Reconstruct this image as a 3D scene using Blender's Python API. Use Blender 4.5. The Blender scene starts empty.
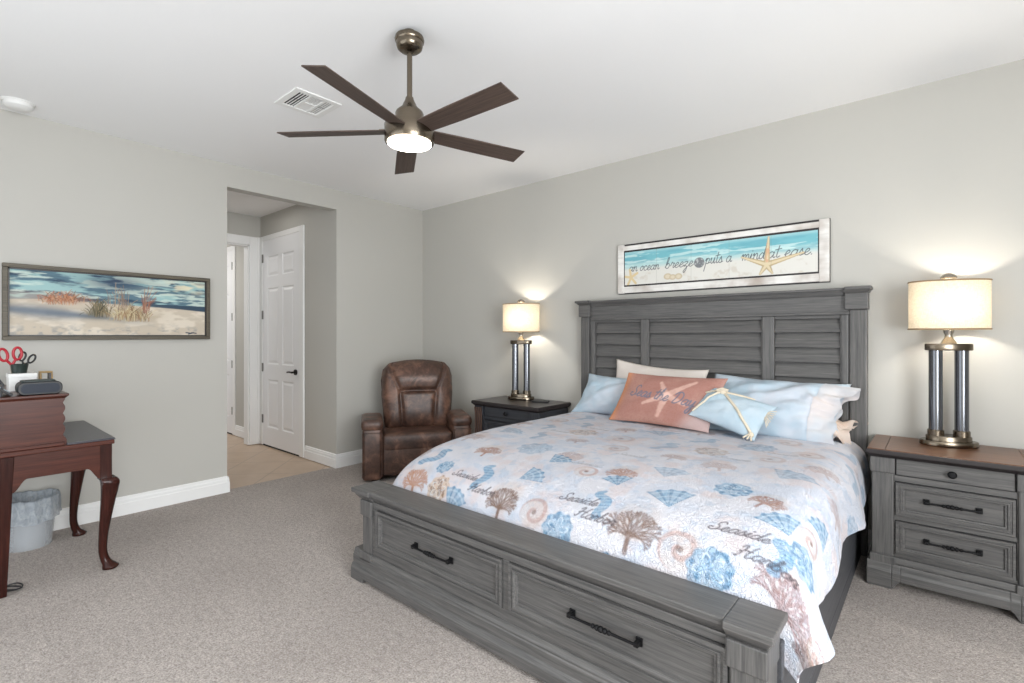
import bpy, bmesh, math, random
import numpy as np
from mathutils import Vector, Matrix, Euler

# ------------------------------------------------------------------ camera
SC = bpy.context.scene
COL = SC.collection
YAW = math.atan2(426, 498)
CAM = Vector((4.509, -3.688, 1.306))
cd = bpy.data.cameras.new('camera')
cam = bpy.data.objects.new('camera', cd)
COL.objects.link(cam)
cam.location = CAM
cam.rotation_euler = (math.radians(90), 0, YAW)
cd.sensor_width = 36.0
cd.lens = 36.0 * 498.0 / 1024.0
cd.shift_y = -6.0 / 1024.0
cd.clip_start = 0.02
SC.camera = cam

# ------------------------------------------------------------------ view, world and daylight
SC.view_settings.view_transform = 'Standard'
SC.view_settings.look = 'None'
SC.view_settings.gamma = 1.0
SC.view_settings.use_curve_mapping = False
SC.view_settings.exposure = -0.10
SC.cycles.use_denoising = True
SC.cycles.max_bounces = 10
SC.cycles.diffuse_bounces = 6
SC.cycles.transparent_max_bounces = 12
SC.cycles.sample_clamp_indirect = 6.0
SC.cycles.caustics_reflective = False
SC.cycles.caustics_refractive = False

wd = bpy.data.worlds.new('daylight')
SC.world = wd
wd.use_nodes = True
wd.node_tree.nodes['Background'].inputs[0].default_value = (0.80, 0.90, 1.0, 1)
wd.node_tree.nodes['Background'].inputs[1].default_value = 0.9

XR, YB, H = 6.3, -4.7, 2.74          # right wall, rear wall, ceiling height


def area(name, loc, rot, sx, sy, power, color):
    l = bpy.data.lights.new(name, 'AREA')
    l.shape = 'RECTANGLE'
    l.size, l.size_y = sx, sy
    l.energy = power
    l.color = color
    o = bpy.data.objects.new(name, l)
    COL.objects.link(o)
    o.location = loc
    o.rotation_euler = rot
    return o


# daylight area lights in unseen doors and window, placed to balance the wall brightness
area('rear_door_daylight', (2.3, YB - 0.02, 1.2), (math.radians(90), 0, 0), 3.0, 2.3, 35, (0.97, 0.985, 1.0))
area('right_window_daylight', (XR + 0.02, -3.4, 1.35), (math.radians(90), 0, math.radians(90)), 2.2, 1.7, 204, (0.95, 0.98, 1.0))
# unseen area lights added to brighten the hall and the room beyond it
area('hall_fill_light', (-0.95, -1.6, 2.70), (0, 0, 0), 0.5, 0.5, 2.4, (1.0, 0.97, 0.93))
area('far_room_light', (-2.9, -2.2, 2.70), (0, 0, 0), 0.9, 0.9, 30, (1.0, 0.96, 0.90))

# ------------------------------------------------------------------ helpers


def srgb(r, g, b):
    def f(c):
        c /= 255.0
        return c / 12.92 if c <= 0.04045 else ((c + 0.055) / 1.055) ** 2.4
    return (f(r), f(g), f(b), 1.0)


class MB:
    """collects shapes; part() links them as one mesh object"""

    def __init__(s):
        s.v, s.f = [], []

    def add(s, vs, fs):
        n = len(s.v)
        s.v += [tuple(p) for p in vs]
        s.f += [tuple(i + n for i in f) for f in fs]
        return s

    def box(s, x0, x1, y0, y1, z0, z1):
        vs = [(x, y, z) for x in (x0, x1) for y in (y0, y1) for z in (z0, z1)]
        return s.add(vs, [(0, 1, 3, 2), (4, 6, 7, 5), (0, 4, 5, 1), (2, 3, 7, 6), (0, 2, 6, 4), (1, 5, 7, 3)])

    def taper(s, a, b):
        """a, b: lower and upper rectangles (x0,x1,y0,y1,z)"""
        vs = []
        for (x0, x1, y0, y1, z) in (a, b):
            vs += [(x0, y0, z), (x1, y0, z), (x1, y1, z), (x0, y1, z)]
        return s.add(vs, [(3, 2, 1, 0), (4, 5, 6, 7), (0, 1, 5, 4), (1, 2, 6, 5), (2, 3, 7, 6), (3, 0, 4, 7)])

    def prism(s, poly, axis, a, b):
        """poly: 2D outline in the two other axes, extruded along axis from a to b"""
        def P(p, t):
            if axis == 'x':
                return (t, p[0], p[1])
            if axis == 'y':
                return (p[0], t, p[1])
            return (p[0], p[1], t)
        n = len(poly)
        vs = [P(p, a) for p in poly] + [P(p, b) for p in poly]
        fs = [tuple(range(n)), tuple(range(2 * n - 1, n - 1, -1))]
        fs += [(i, (i + 1) % n, n + (i + 1) % n, n + i) for i in range(n)]
        return s.add(vs, fs)

    def loft(s, loops, cap=True, closed=True):
        n = len(loops[0])
        vs = [p for l in loops for p in l]
        fs = []
        for k in range(len(loops) - 1):
            for i in range(n if closed else n - 1):
                j = (i + 1) % n
                fs.append((k * n + i, k * n + j, (k + 1) * n + j, (k + 1) * n + i))
        if cap:
            fs.append(tuple(range(n - 1, -1, -1)))
            m = (len(loops) - 1) * n
            fs.append(tuple(range(m, m + n)))
        return s.add(vs, fs)

    def lathe(s, prof, c=(0, 0, 0), seg=32, sx=1.0, sy=1.0, cap=True):
        loops = []
        for r, z in prof:
            loops.append([(c[0] + sx * r * math.cos(2 * math.pi * i / seg),
                           c[1] + sy * r * math.sin(2 * math.pi * i / seg), c[2] + z) for i in range(seg)])
        return s.loft(loops, cap)

    def tube(s, path, rad, seg=8, closed=False):
        path = [Vector(p) for p in path]
        n = len(path)
        loops = []
        up = Vector((0, 0, 1))
        prev = None
        for i, p in enumerate(path):
            if closed:
                t = path[(i + 1) % n] - path[i - 1]
            else:
                t = path[min(i + 1, n - 1)] - path[max(i - 1, 0)]
            t.normalize()
            if prev is None:
                a = t.cross(up)
                if a.length < 1e-3:
                    a = t.cross(Vector((1, 0, 0)))
            else:
                a = prev - t * prev.dot(t)
            a.normalize()
            prev = a
            b = t.cross(a)
            r = rad(i / (n - 1)) if callable(rad) else rad
            loops.append([p + a * r * math.cos(2 * math.pi * k / seg) + b * r * math.sin(2 * math.pi * k / seg) for k in range(seg)])
        if closed:
            loops.append(loops[0])
        return s.loft(loops, not closed)

    def ball(s, c, r, seg=12, rings=8, sz=1.0):
        prof = [(max(1e-4, r * math.sin(math.pi * k / rings)), -r * sz * math.cos(math.pi * k / rings)) for k in range(rings + 1)]
        return s.lathe(prof, c, seg)

    def grid(s, P):
        """P: array (n, m, 3)"""
        n, m = P.shape[:2]
        k = len(s.v)
        s.v += [tuple(p) for p in P.reshape(-1, 3)]
        s.f += [(k + i * m + j, k + i * m + j + 1, k + (i + 1) * m + j + 1, k + (i + 1) * m + j) for i in range(n - 1) for j in range(m - 1)]
        return s


def part(name, mb, mat, parent=None, bevel=0.0, seg=2, smooth=False, sub=0, origin=None, local=False, angle=40, recalc=True, label=None):
    """link the collected shapes as ONE object.  Shapes are in world space unless local."""
    me = bpy.data.meshes.new(name)
    off = Vector((0, 0, 0))
    o = bpy.data.objects.new(name, me)
    if parent is not None:
        o.parent = parent
        if not local:
            q = parent
            while q is not None:
                off += q.location
                q = q.parent
    elif origin is not None:
        off = Vector(origin)
        o.location = off
    vs = [(p[0] - off[0], p[1] - off[1], p[2] - off[2]) for p in mb.v]
    me.from_pydata(vs, [], mb.f)
    if recalc:
        bm = bmesh.new()
        bm.from_mesh(me)
        bmesh.ops.recalc_face_normals(bm, faces=bm.faces)
        bm.to_mesh(me)
        bm.free()
    if smooth:
        me.polygons.foreach_set('use_smooth', [True] * len(me.polygons))
        if smooth != 'full':
            me.set_sharp_from_angle(angle=math.radians(angle))
    me.materials.append(mat)
    COL.objects.link(o)
    if bevel:
        m = o.modifiers.new('bevel', 'BEVEL')
        m.width = bevel
        m.segments = seg
        m.limit_method = 'ANGLE'
        m.angle_limit = math.radians(35)
    if sub:
        m = o.modifiers.new('subsurf', 'SUBSURF')
        m.levels = m.render_levels = sub
    if label:
        o['label'] = label
    return o


def thing(name, label, cat, loc=(0, 0, 0), rz=0.0, group=None):
    o = bpy.data.objects.new(name, None)
    o.empty_display_size = 0.1
    COL.objects.link(o)
    o.location = loc
    o.rotation_euler = (0, 0, rz)
    return tag(o, label, cat, group)


def tag(o, label, cat, group=None):
    o['label'] = label
    o['category'] = cat
    if group:
        o['group'] = group
    return o


def struct(name, mb, mat, parent=None, **k):
    o = part(name, mb, mat, parent, **k)
    if parent is None:
        o['kind'] = 'structure'
    return o


def rrect(x0, x1, y0, y1, r, n=5):
    """rounded rectangle outline"""
    out = []
    for cx, cy, a0 in ((x1 - r, y1 - r, 0), (x0 + r, y1 - r, 90), (x0 + r, y0 + r, 180), (x1 - r, y0 + r, 270)):
        for k in range(n + 1):
            a = math.radians(a0 + 90 * k / n)
            out.append((cx + r * math.cos(a), cy + r * math.sin(a)))
    return out


def catmull(pts, n=6, closed=False):
    P = [np.array(p, float) for p in pts]
    m = len(P)
    out = []
    for i in range(m if closed else m - 1):
        if closed:
            p0, p1, p2, p3 = P[i - 1], P[i], P[(i + 1) % m], P[(i + 2) % m]
        else:
            p0, p1, p2, p3 = P[max(i - 1, 0)], P[i], P[i + 1], P[min(i + 2, m - 1)]
        for k in range(n):
            t = k / n
            out.append(0.5 * ((2 * p1) + (p2 - p0) * t + (2 * p0 - 5 * p1 + 4 * p2 - p3) * t * t + (3 * p1 - p0 - 3 * p2 + p3) * t ** 3))
    if not closed:
        out.append(P[-1])
    return out


def smoothstep(a, b, x):
    t = np.clip((x - a) / (b - a), 0, 1)
    return t * t * (3 - 2 * t)


def vnoise(x, y, seed=0):
    """value noise in numpy"""
    xi, yi = np.floor(x).astype(np.int64), np.floor(y).astype(np.int64)
    fx, fy = x - xi, y - yi
    fx, fy = fx * fx * (3 - 2 * fx), fy * fy * (3 - 2 * fy)

    def h(a, b):
        n = (a * 374761393 + b * 668265263 + seed * 974634777) & 0x7fffffff
        n = ((n ^ (n >> 13)) * 1274126177) & 0x7fffffff
        return ((n ^ (n >> 16)) & 0xffff) / 65535.0
    return (h(xi, yi) * (1 - fx) + h(xi + 1, yi) * fx) * (1 - fy) + (h(xi, yi + 1) * (1 - fx) + h(xi + 1, yi + 1) * fx) * fy


def fbm(x, y, seed=0, oct=4):
    s, a, t = 0, 0.5, 0
    for k in range(oct):
        s = s + a * vnoise(x * 2 ** k, y * 2 ** k, seed + k)
        t += a
        a *= 0.5
    return s / t


# ------------------------------------------------------------------ materials
class NT:
    def __init__(s, name):
        s.m = bpy.data.materials.new(name)
        s.m.use_nodes = True
        s.t = s.m.node_tree
        s.b = s.t.nodes['Principled BSDF']
        s.out = s.t.nodes['Material Output']

    def n(s, typ, **k):
        nd = s.t.nodes.new(typ)
        for a, b in k.items():
            setattr(nd, a, b)
        return nd

    def l(s, a, b):
        s.t.links.new(a, b)

    def coords(s, scale=(1, 1, 1), rot=(0, 0, 0), kind='Object'):
        c = s.n('ShaderNodeTexCoord')
        m = s.n('ShaderNodeMapping')
        m.inputs['Scale'].default_value = scale
        m.inputs['Rotation'].default_value = rot
        s.l(c.outputs[kind], m.inputs['Vector'])
        return m.outputs[0]

    def noise(s, vec, scale, detail=4, rough=0.55, dist=0.0):
        t = s.n('ShaderNodeTexNoise')
        t.inputs['Scale'].default_value = scale
        t.inputs['Detail'].default_value = detail
        t.inputs['Roughness'].default_value = rough
        t.inputs['Distortion'].default_value = dist
        s.l(vec, t.inputs['Vector'])
        return t.outputs['Fac']

    def ramp(s, fac, stops):
        r = s.n('ShaderNodeValToRGB')
        e = r.color_ramp.elements
        while len(e) > 1:
            e.remove(e[-1])
        for i, (p, c) in enumerate(stops):
            x = e[0] if i == 0 else e.new(p)
            x.position = p
            x.color = c
        s.l(fac, r.inputs['Fac'])
        return r.outputs['Color']

    def mix(s, fac, a, b, mode='MIX'):
        m = s.n('ShaderNodeMix', data_type='RGBA', blend_type=mode)
        for i, v in ((0, fac), (6, a), (7, b)):
            if isinstance(v, (int, float, tuple)):
                m.inputs[i].default_value = v
            else:
                s.l(v, m.inputs[i])
        return m.outputs[2]

    def color(s, c):
        if isinstance(c, tuple):
            s.b.inputs['Base Color'].default_value = c
        else:
            s.l(c, s.b.inputs['Base Color'])
        return s

    def bump(s, h, strength=0.3, dist=0.002):
        b = s.n('ShaderNodeBump')
        b.inputs['Strength'].default_value = strength
        b.inputs['Distance'].default_value = dist
        s.l(h, b.inputs['Height'])
        s.l(b.outputs[0], s.b.inputs['Normal'])
        return s

    def set(s, **k):
        for a, v in k.items():
            s.b.inputs[a.replace('_', ' ')].default_value = v
        return s


def plain(name, c, rough=0.5, metal=0.0, bump=0.0, bscale=200, **k):
    n = NT(name)
    n.set(Roughness=rough, Metallic=metal, **k)
    v = n.coords()
    f = n.noise(v, bscale, 3)
    n.color(n.mix(n.noise(v, 6, 3), tuple(x * 0.97 for x in c[:3]) + (1,), c))
    if bump:
        n.bump(f, bump, 0.001)
    return n.m


def paint(name, c, bump=0.12):
    n = NT(name)
    n.set(Roughness=0.75)
    n.b.inputs['Specular IOR Level'].default_value = 0.25
    v = n.coords()
    n.color(n.mix(n.noise(v, 1.3, 3), tuple(x * 0.985 for x in c[:3]) + (1,), c))
    n.bump(n.noise(v, 90, 3), bump, 0.002)
    return n.m


def wood(name, c1, c2, axis='x', rough=0.45, gs=1.0, wear=0.0, cw=None):
    n = NT(name)
    n.set(Roughness=rough)
    st = {'x': (3.0, 85, 85), 'y': (85, 3.0, 85), 'z': (85, 85, 3.0)}[axis]
    v = n.coords(tuple(q * gs for q in st))
    g = n.noise(v, 1.0, 6, 0.65, 0.4)
    g2 = n.noise(n.coords(tuple(q * 3.1 * gs for q in st)), 1.0, 3, 0.6)
    col = n.ramp(g, [(0.30, c1), (0.68, c2)])
    col = n.mix(0.35, col, n.ramp(g2, [(0.35, c1), (0.65, c2)]))
    if wear:
        big = n.noise(n.coords((1, 1, 1)), 5.0, 3)
        col = n.mix(n.ramp(big, [(0.45, (0, 0, 0, 1)), (0.75, (wear, wear, wear, 1))]), col, cw)
    n.color(col)
    n.bump(g, 0.15, 0.001)
    return n.m


def leather():
    n = NT('brown_leather')
    n.set(Roughness=0.42)
    v = n.coords()
    a = n.noise(v, 7, 6, 0.6, 0.6)
    b = n.noise(v, 38, 4, 0.6)
    col = n.ramp(a, [(0.30, srgb(34, 24, 22)), (0.5, srgb(76, 54, 45)), (0.70, srgb(142, 106, 88))])
    col = n.mix(0.25, col, n.ramp(b, [(0.3, srgb(40, 27, 24)), (0.7, srgb(112, 82, 68))]))
    n.color(col)
    n.bump(n.noise(v, 260, 3), 0.25, 0.001)
    return n.m


def fabric(name, c, rough=0.9, wscale=900, tint=None, fold=0.0):
    n = NT(name)
    n.set(Roughness=rough)
    n.b.inputs['Specular IOR Level'].default_value = 0.15
    v = n.coords()
    c2 = tint or tuple(x * 0.9 for x in c[:3]) + (1,)
    n.color(n.mix(n.ramp(n.noise(v, 5, 3), [(0.35, (0, 0, 0, 1)), (0.7, (1, 1, 1, 1))]), c, c2))
    h = n.noise(v, wscale, 2)
    if fold:
        f = n.noise(n.coords((6, 6, 2.2)), 1.6, 3, 0.5, 0.8)
        m = n.n('ShaderNodeMath', operation='MULTIPLY_ADD')
        n.l(f, m.inputs[0])
        m.inputs[1].default_value = fold
        n.l(h, m.inputs[2])
        h = m.outputs[0]
    n.bump(h, 0.25, 0.002)
    return n.m


def vcol_mat(name, rough=0.6, quilt=False, bumpscale=400):
    n = NT(name)
    n.set(Roughness=rough)
    n.b.inputs['Specular IOR Level'].default_value = 0.2
    a = n.n('ShaderNodeVertexColor', layer_name='pattern')
    n.color(a.outputs['Color'])
    if quilt:
        t = n.n('ShaderNodeUVMap', uv_map='cloth')
        f = n.noise(t.outputs[0], 52, 1.0, 0.4, 1.8)
        m1 = n.n('ShaderNodeMath', operation='SUBTRACT')
        n.l(f, m1.inputs[0])
        m1.inputs[1].default_value = 0.5
        m2 = n.n('ShaderNodeMath', operation='ABSOLUTE')
        n.l(m1.outputs[0], m2.inputs[0])
        r = n.ramp(m2.outputs[0], [(0.0, (0, 0, 0, 1)), (0.035, (.65, .65, .65, 1)), (0.12, (1, 1, 1, 1))])
        n.bump(r, 0.65, 0.0065)
    else:
        n.bump(n.noise(n.coords(), bumpscale, 2), 0.15, 0.001)
    return n.m


M = {}
M['wall'] = paint('wall_paint', srgb(186, 184, 178))
M['ceil'] = paint('ceiling_paint', srgb(240, 240, 240), 0.2)
M['trim'] = plain('white_trim', srgb(236, 236, 235), 0.4)
M['doorw'] = plain('white_door', srgb(234, 234, 235), 0.42)
GR1, GR2 = srgb(58, 58, 59), srgb(106, 104, 102)
M['grey_x'] = wood('grey_wood_long', GR1, GR2, 'x', 0.42)
M['grey_z'] = wood('grey_wood_upright', GR1, GR2, 'z', 0.42)
M['grey_y'] = wood('grey_wood_deep', GR1, GR2, 'y', 0.42)
DG1, DG2 = srgb(36, 38, 43), srgb(62, 64, 70)  # grey wood of the set, darkened for the shade on the left nightstand
M['shaded_x'] = wood('shaded_grey_long', DG1, DG2, 'x', 0.4)
M['shaded_z'] = wood('shaded_grey_upright', DG1, DG2, 'z', 0.4)
M['rail'] = wood('rail_wood', srgb(52, 53, 57), srgb(80, 81, 85), 'y', 0.5)
M['brown_top'] = wood('brown_wood_top', srgb(74, 48, 35), srgb(128, 90, 66), 'x', 0.32)
M['shaded_top'] = wood('shaded_wood_top', srgb(28, 24, 25), srgb(56, 47, 45), 'x', 0.28)  # brown top with the left nightstand's shade put into its colour
M['edge'] = plain('dark_edge', srgb(38, 33, 34), 0.4)
M['iron'] = plain('black_iron', srgb(24, 24, 26), 0.45, 0.6)
M['mahog'] = wood('mahogany', srgb(44, 20, 15), srgb(86, 45, 34), 'y', 0.30, 0.7)
M['mahog_z'] = wood('mahogany_upright', srgb(32, 15, 12), srgb(64, 32, 26), 'z', 0.22, 0.7)
for k_ in ('mahog', 'mahog_z'):
    M[k_].node_tree.nodes['Principled BSDF'].inputs['Specular IOR Level'].default_value = 0.22
M['desk_top'] = plain('dark_desk_leather', srgb(58, 58, 66), 0.3, 0.0, 0.2, 300)
M['blade'] = wood('blade_wood', srgb(42, 32, 28), srgb(90, 74, 65), 'x', 0.55)
M['bronze'] = plain('brushed_bronze', srgb(118, 108, 95), 0.24, 1.0)
M['nickel'] = plain('satin_nickel', srgb(172, 165, 154), 0.25, 1.0)
M['hinge'] = plain('hinge_steel', srgb(120, 118, 115), 0.4, 0.9)
M['dark_metal'] = plain('dark_metal', srgb(60, 58, 56), 0.35, 0.9)
M['leather'] = leather()
M['black'] = plain('black_plastic', srgb(22, 23, 26), 0.45)
M['white'] = plain('white_plastic', srgb(232, 232, 230), 0.5)
M['dark'] = plain('recess_shade', srgb(30, 30, 32), 0.9)  # near-black colour standing in for shade in recesses and gaps
M['blue_fab'] = fabric('pale_blue_cotton', srgb(170, 190, 203), 0.9, 900, srgb(194, 198, 206), 9.0)
M['small_fab'] = fabric('small_blue_cotton', srgb(164, 187, 201), 0.9, 700, srgb(186, 198, 206), 7.0)
M['white_fab'] = fabric('white_cotton', srgb(218, 210, 203), 0.9, 900, srgb(208, 198, 190), 4.0)
M['peach_fab'] = fabric('peach_cotton', srgb(214, 206, 201), 0.9, 900, srgb(204, 184, 170), 7.0)
M['hem_fab'] = fabric('hem_cotton', srgb(184, 192, 200), 0.9, 500, srgb(200, 194, 194), 9.0)
M['rope'] = fabric('rope_cotton', srgb(216, 204, 184), 0.9, 400)
M['trim_tape'] = fabric('shade_trim', srgb(150, 128, 100))
M['frame_dark'] = wood('bronze_frame', srgb(58, 52, 42), srgb(98, 90, 74), 'y', 0.5)
M['frame_white'] = wood('distressed_white', srgb(212, 210, 206), srgb(238, 236, 232), 'x', 0.6, 0.6, 0.8, srgb(150, 132, 118))
M['quilt'] = vcol_mat('quilt_cotton', 0.9, quilt=True)
M['art'] = vcol_mat('print_satin', 0.55)
M['artfab'] = vcol_mat('printed_fabric', 0.9, bumpscale=700)

n = NT('carpet_pile')
n.set(Roughness=0.95)
n.b.inputs['Specular IOR Level'].default_value = 0.05
v = n.coords()
a = n.noise(v, 120, 3, 0.75)
b = n.noise(v, 38, 4, 0.75)
c = n.noise(v, 1.5, 3, 0.6, 0.5)
col = n.ramp(a, [(0.30, srgb(116, 108, 103)), (0.5, srgb(184, 176, 170)), (0.70, srgb(236, 229, 223))])
col = n.mix(0.40, col, n.ramp(b, [(0.32, srgb(124, 114, 110)), (0.68, srgb(218, 208, 202))]))
col = n.mix(n.ramp(c, [(0.38, (0, 0, 0, 1)), (0.66, (0.22, 0.22, 0.22, 1))]), col, srgb(136, 127, 122))
n.color(col)
n.bump(a, 0.9, 0.012)
M['carpet'] = n.m

n = NT('beige_tile')
n.set(Roughness=0.35)
v = n.coords((1, 1, 1), (0, 0, math.radians(45)))
br = n.n('ShaderNodeTexBrick', offset=0.0)
n.l(v, br.inputs['Vector'])
br.inputs['Scale'].default_value = 1.0
br.inputs['Brick Width'].default_value = 0.45
br.inputs['Row Height'].default_value = 0.45
br.inputs['Mortar Size'].default_value = 0.006
br.inputs['Color1'].default_value = srgb(200, 176, 154)
br.inputs['Color2'].default_value = srgb(192, 168, 144)
br.inputs['Mortar'].default_value = srgb(156, 136, 118)
n.color(n.mix(0.35, br.outputs['Color'], n.ramp(n.noise(v, 6, 4), [(0.3, srgb(168, 145, 124)), (0.7, srgb(200, 180, 161))])))
M['tile'] = n.m

n = NT('lamp_shade_linen')
n.set(Roughness=0.9)
v = n.coords((1, 1, 1))
wv = n.noise(n.coords((60, 60, 420)), 1.0, 2)
lin = n.mix(0.5, n.ramp(wv, [(0.3, srgb(196, 180, 154)), (0.7, srgb(232, 220, 200))]),
            n.ramp(n.noise(n.coords((420, 420, 60)), 1.0, 2), [(0.3, srgb(200, 184, 160)), (0.7, srgb(234, 224, 206))]))
tr = n.n('ShaderNodeBsdfTranslucent')
df = n.n('ShaderNodeBsdfDiffuse')
n.l(n.mix(1.0, lin, (0.56, 0.545, 0.51, 1), 'MULTIPLY'), tr.inputs[0])
n.l(lin, df.inputs[0])
ms = n.n('ShaderNodeMixShader')
ms.inputs[0].default_value = 0.22
n.l(df.outputs[0], ms.inputs[1])
n.l(tr.outputs[0], ms.inputs[2])
n.l(ms.outputs[0], n.out.inputs[0])
M['shade'] = n.m

n = NT('smoked_glass_column')
n.set(Roughness=0.16, Metallic=0.85)
n.color(srgb(112, 114, 119))
M['column'] = n.m

n = NT('fan_lens_lit')
n.set(Roughness=0.4)
n.color(srgb(250, 246, 238))
n.b.inputs['Emission Color'].default_value = (1.0, 0.93, 0.80, 1)
n.b.inputs['Emission Strength'].default_value = 14.0
M['lens'] = n.m

n = NT('bin_liner_film')
lv = n.noise(n.coords((1, 1, .6)), 26, 5, .65, 1.6)
n.color(n.ramp(lv, [(.36, srgb(168, 176, 183)), (.52, srgb(186, 194, 201)), (.68, srgb(208, 214, 220))]))
n.set(Roughness=0.25)
n.bump(n.noise(n.coords((1, 1, 0.5)), 30, 5, 0.65, 1.6), 1.0, 0.02)
tp = n.n('ShaderNodeBsdfTransparent')
tp.inputs[0].default_value = (0.93, 0.94, 0.95, 1)
ms = n.n('ShaderNodeMixShader')
ms.inputs[0].default_value = 0.62
n.l(tp.outputs[0], ms.inputs[1])
n.l(n.b.outputs[0], ms.inputs[2])
n.l(ms.outputs[0], n.out.inputs[0])
M['liner'] = n.m
n = NT('bin_plastic')
n.color(srgb(210, 214, 218))
n.set(Roughness=0.2)
tp = n.n('ShaderNodeBsdfTransparent')
ms = n.n('ShaderNodeMixShader')
ms.inputs[0].default_value = 0.35
n.l(tp.outputs[0], ms.inputs[1])
n.l(n.b.outputs[0], ms.inputs[2])
n.l(ms.outputs[0], n.out.inputs[0])
M['binp'] = n.m

# ------------------------------------------------------------------ room shell
OY0, OY1, OZ, WT = -2.075, -1.080, 2.549, 0.113      # hall opening in the left wall
struct('floor', MB().box(-0.06, XR, YB, 0.0, -0.10, 0.0), M['carpet'])
struct('floor_hall', MB().box(-5.2, -0.06, -4.0, OY1 + 0.1, -0.10, -0.006), M['tile'])
struct('ceiling', MB().box(-5.2, XR + 0.1, YB - 0.1, 0.1, H, H + 0.1), M['ceil'])
struct('wall_back', MB().box(-0.113, XR, 0.0, 0.1, 0, H), M['wall'])
w = MB()
w.box(-WT, 0, YB, OY0, 0, H)
w.box(-WT, 0, OY0, OY1, OZ, H)
w.box(-WT, 0, OY1, 0.0, 0, H)
struct('wall_left', w, M['wall'])
w = MB()                                              # right wall round its window
w.box(XR, XR + 0.1, YB, -4.5, 0, H).box(XR, XR + 0.1, -2.3, 0.1, 0, H)
w.box(XR, XR + 0.1, -4.5, -2.3, 0, 0.5).box(XR, XR + 0.1, -4.5, -2.3, 2.2, H)
struct('wall_right', w, M['wall'])
w = MB()                                              # rear wall round the sliding doors
w.box(-0.1, 0.8, YB - 0.1, YB, 0, H).box(3.8, XR + 0.1, YB - 0.1, YB, 0, H).box(0.8, 3.8, YB - 0.1, YB, 2.35, H)
struct('wall_rear', w, M['wall'])
struct('wall_hall', MB().box(-5.2, -WT, OY1, OY1 + 0.1, 0, H), M['wall'])
w = MB()                                              # wall with the cased opening at the end of the hall
FX = -1.74
w.box(FX - 0.11, FX, -4.0, -2.12, 0, H).box(FX - 0.11, FX, -2.12, -1.205, 2.385, H).box(FX - 0.11, FX, -1.205, OY1, 0, H)
struct('wall_hall_end', w, M['wall'])
struct('wall_hall_left', MB().box(FX, -WT, -2.3, -2.2, 0, H), M['wall'])
struct('wall_far', MB().box(-5.3, -5.2, -4.0, 0.1, 0, H), M['wall'])


def baseboard_profile(t=0.016, h=0.135):
    return [(0, 0), (t, 0), (t, h * 0.62), (t * 0.72, h * 0.66), (t * 0.72, h * 0.80), (t * 0.5, h * 0.86), (t * 0.45, h * 0.95), (0, h)]


def baseboard(name, runs):
    mb = MB()
    P = baseboard_profile()
    for (axis, wallpos, sgn, a, b) in runs:
        if axis == 'y':                 # runs along y on plane x = wallpos
            mb.prism([(wallpos + sgn * d, z) for d, z in P], 'y', a, b)
        else:
            mb.prism([(wallpos + sgn * d, z) for d, z in P], 'x', a, b)
    return struct(name, mb, M['trim'])


baseboard('baseboard_left', [('y', 0, 1, YB, OY0), ('x', OY0, 1, -WT, 0.016), ('y', 0, 1, OY1 - 0.016, 0)])
baseboard('baseboard_back', [('x', 0, -1, 0.016, XR)])
baseboard('baseboard_hall', [('x', OY1, -1, -0.62, 0.0), ('x', OY1, -1, -2.48, FX - 0.11)])

# door casings
t = MB()
yy = OY1 - 0.018
t.box(-0.735, -0.64, yy, OY1, 0, 2.49).box(-1.735, -1.64, yy, OY1, 0, 2.49).box(-1.64, -0.735, yy, OY1, 2.43, 2.49)
struct('trim_1', t, M['trim'], bevel=0.004)
t = MB()
t.box(FX, FX + 0.018, -1.21, -1.10, 0, 2.487).box(FX, FX + 0.018, -2.22, -2.12, 0, 2.487).box(FX, FX + 0.018, -2.12, -1.21, 2.385, 2.487)
t.box(FX, FX + 0.026, -1.125, -1.098, 0, 2.49)
t.box(FX - 0.12, FX, -1.225, -1.205, 0, 2.385).box(FX - 0.12, FX, -2.12, -1.205, 2.37, 2.385)
struct('trim_2', t, M['trim'], bevel=0.004)
t = MB()
t.box(-2.56, -2.48, yy, OY1, 0, 2.49).box(-3.53, -3.45, yy, OY1, 0, 2.49).box(-3.45, -2.56, yy, OY1, 2.43, 2.49)
struct('trim_3', t, M['trim'], bevel=0.004)


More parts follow.
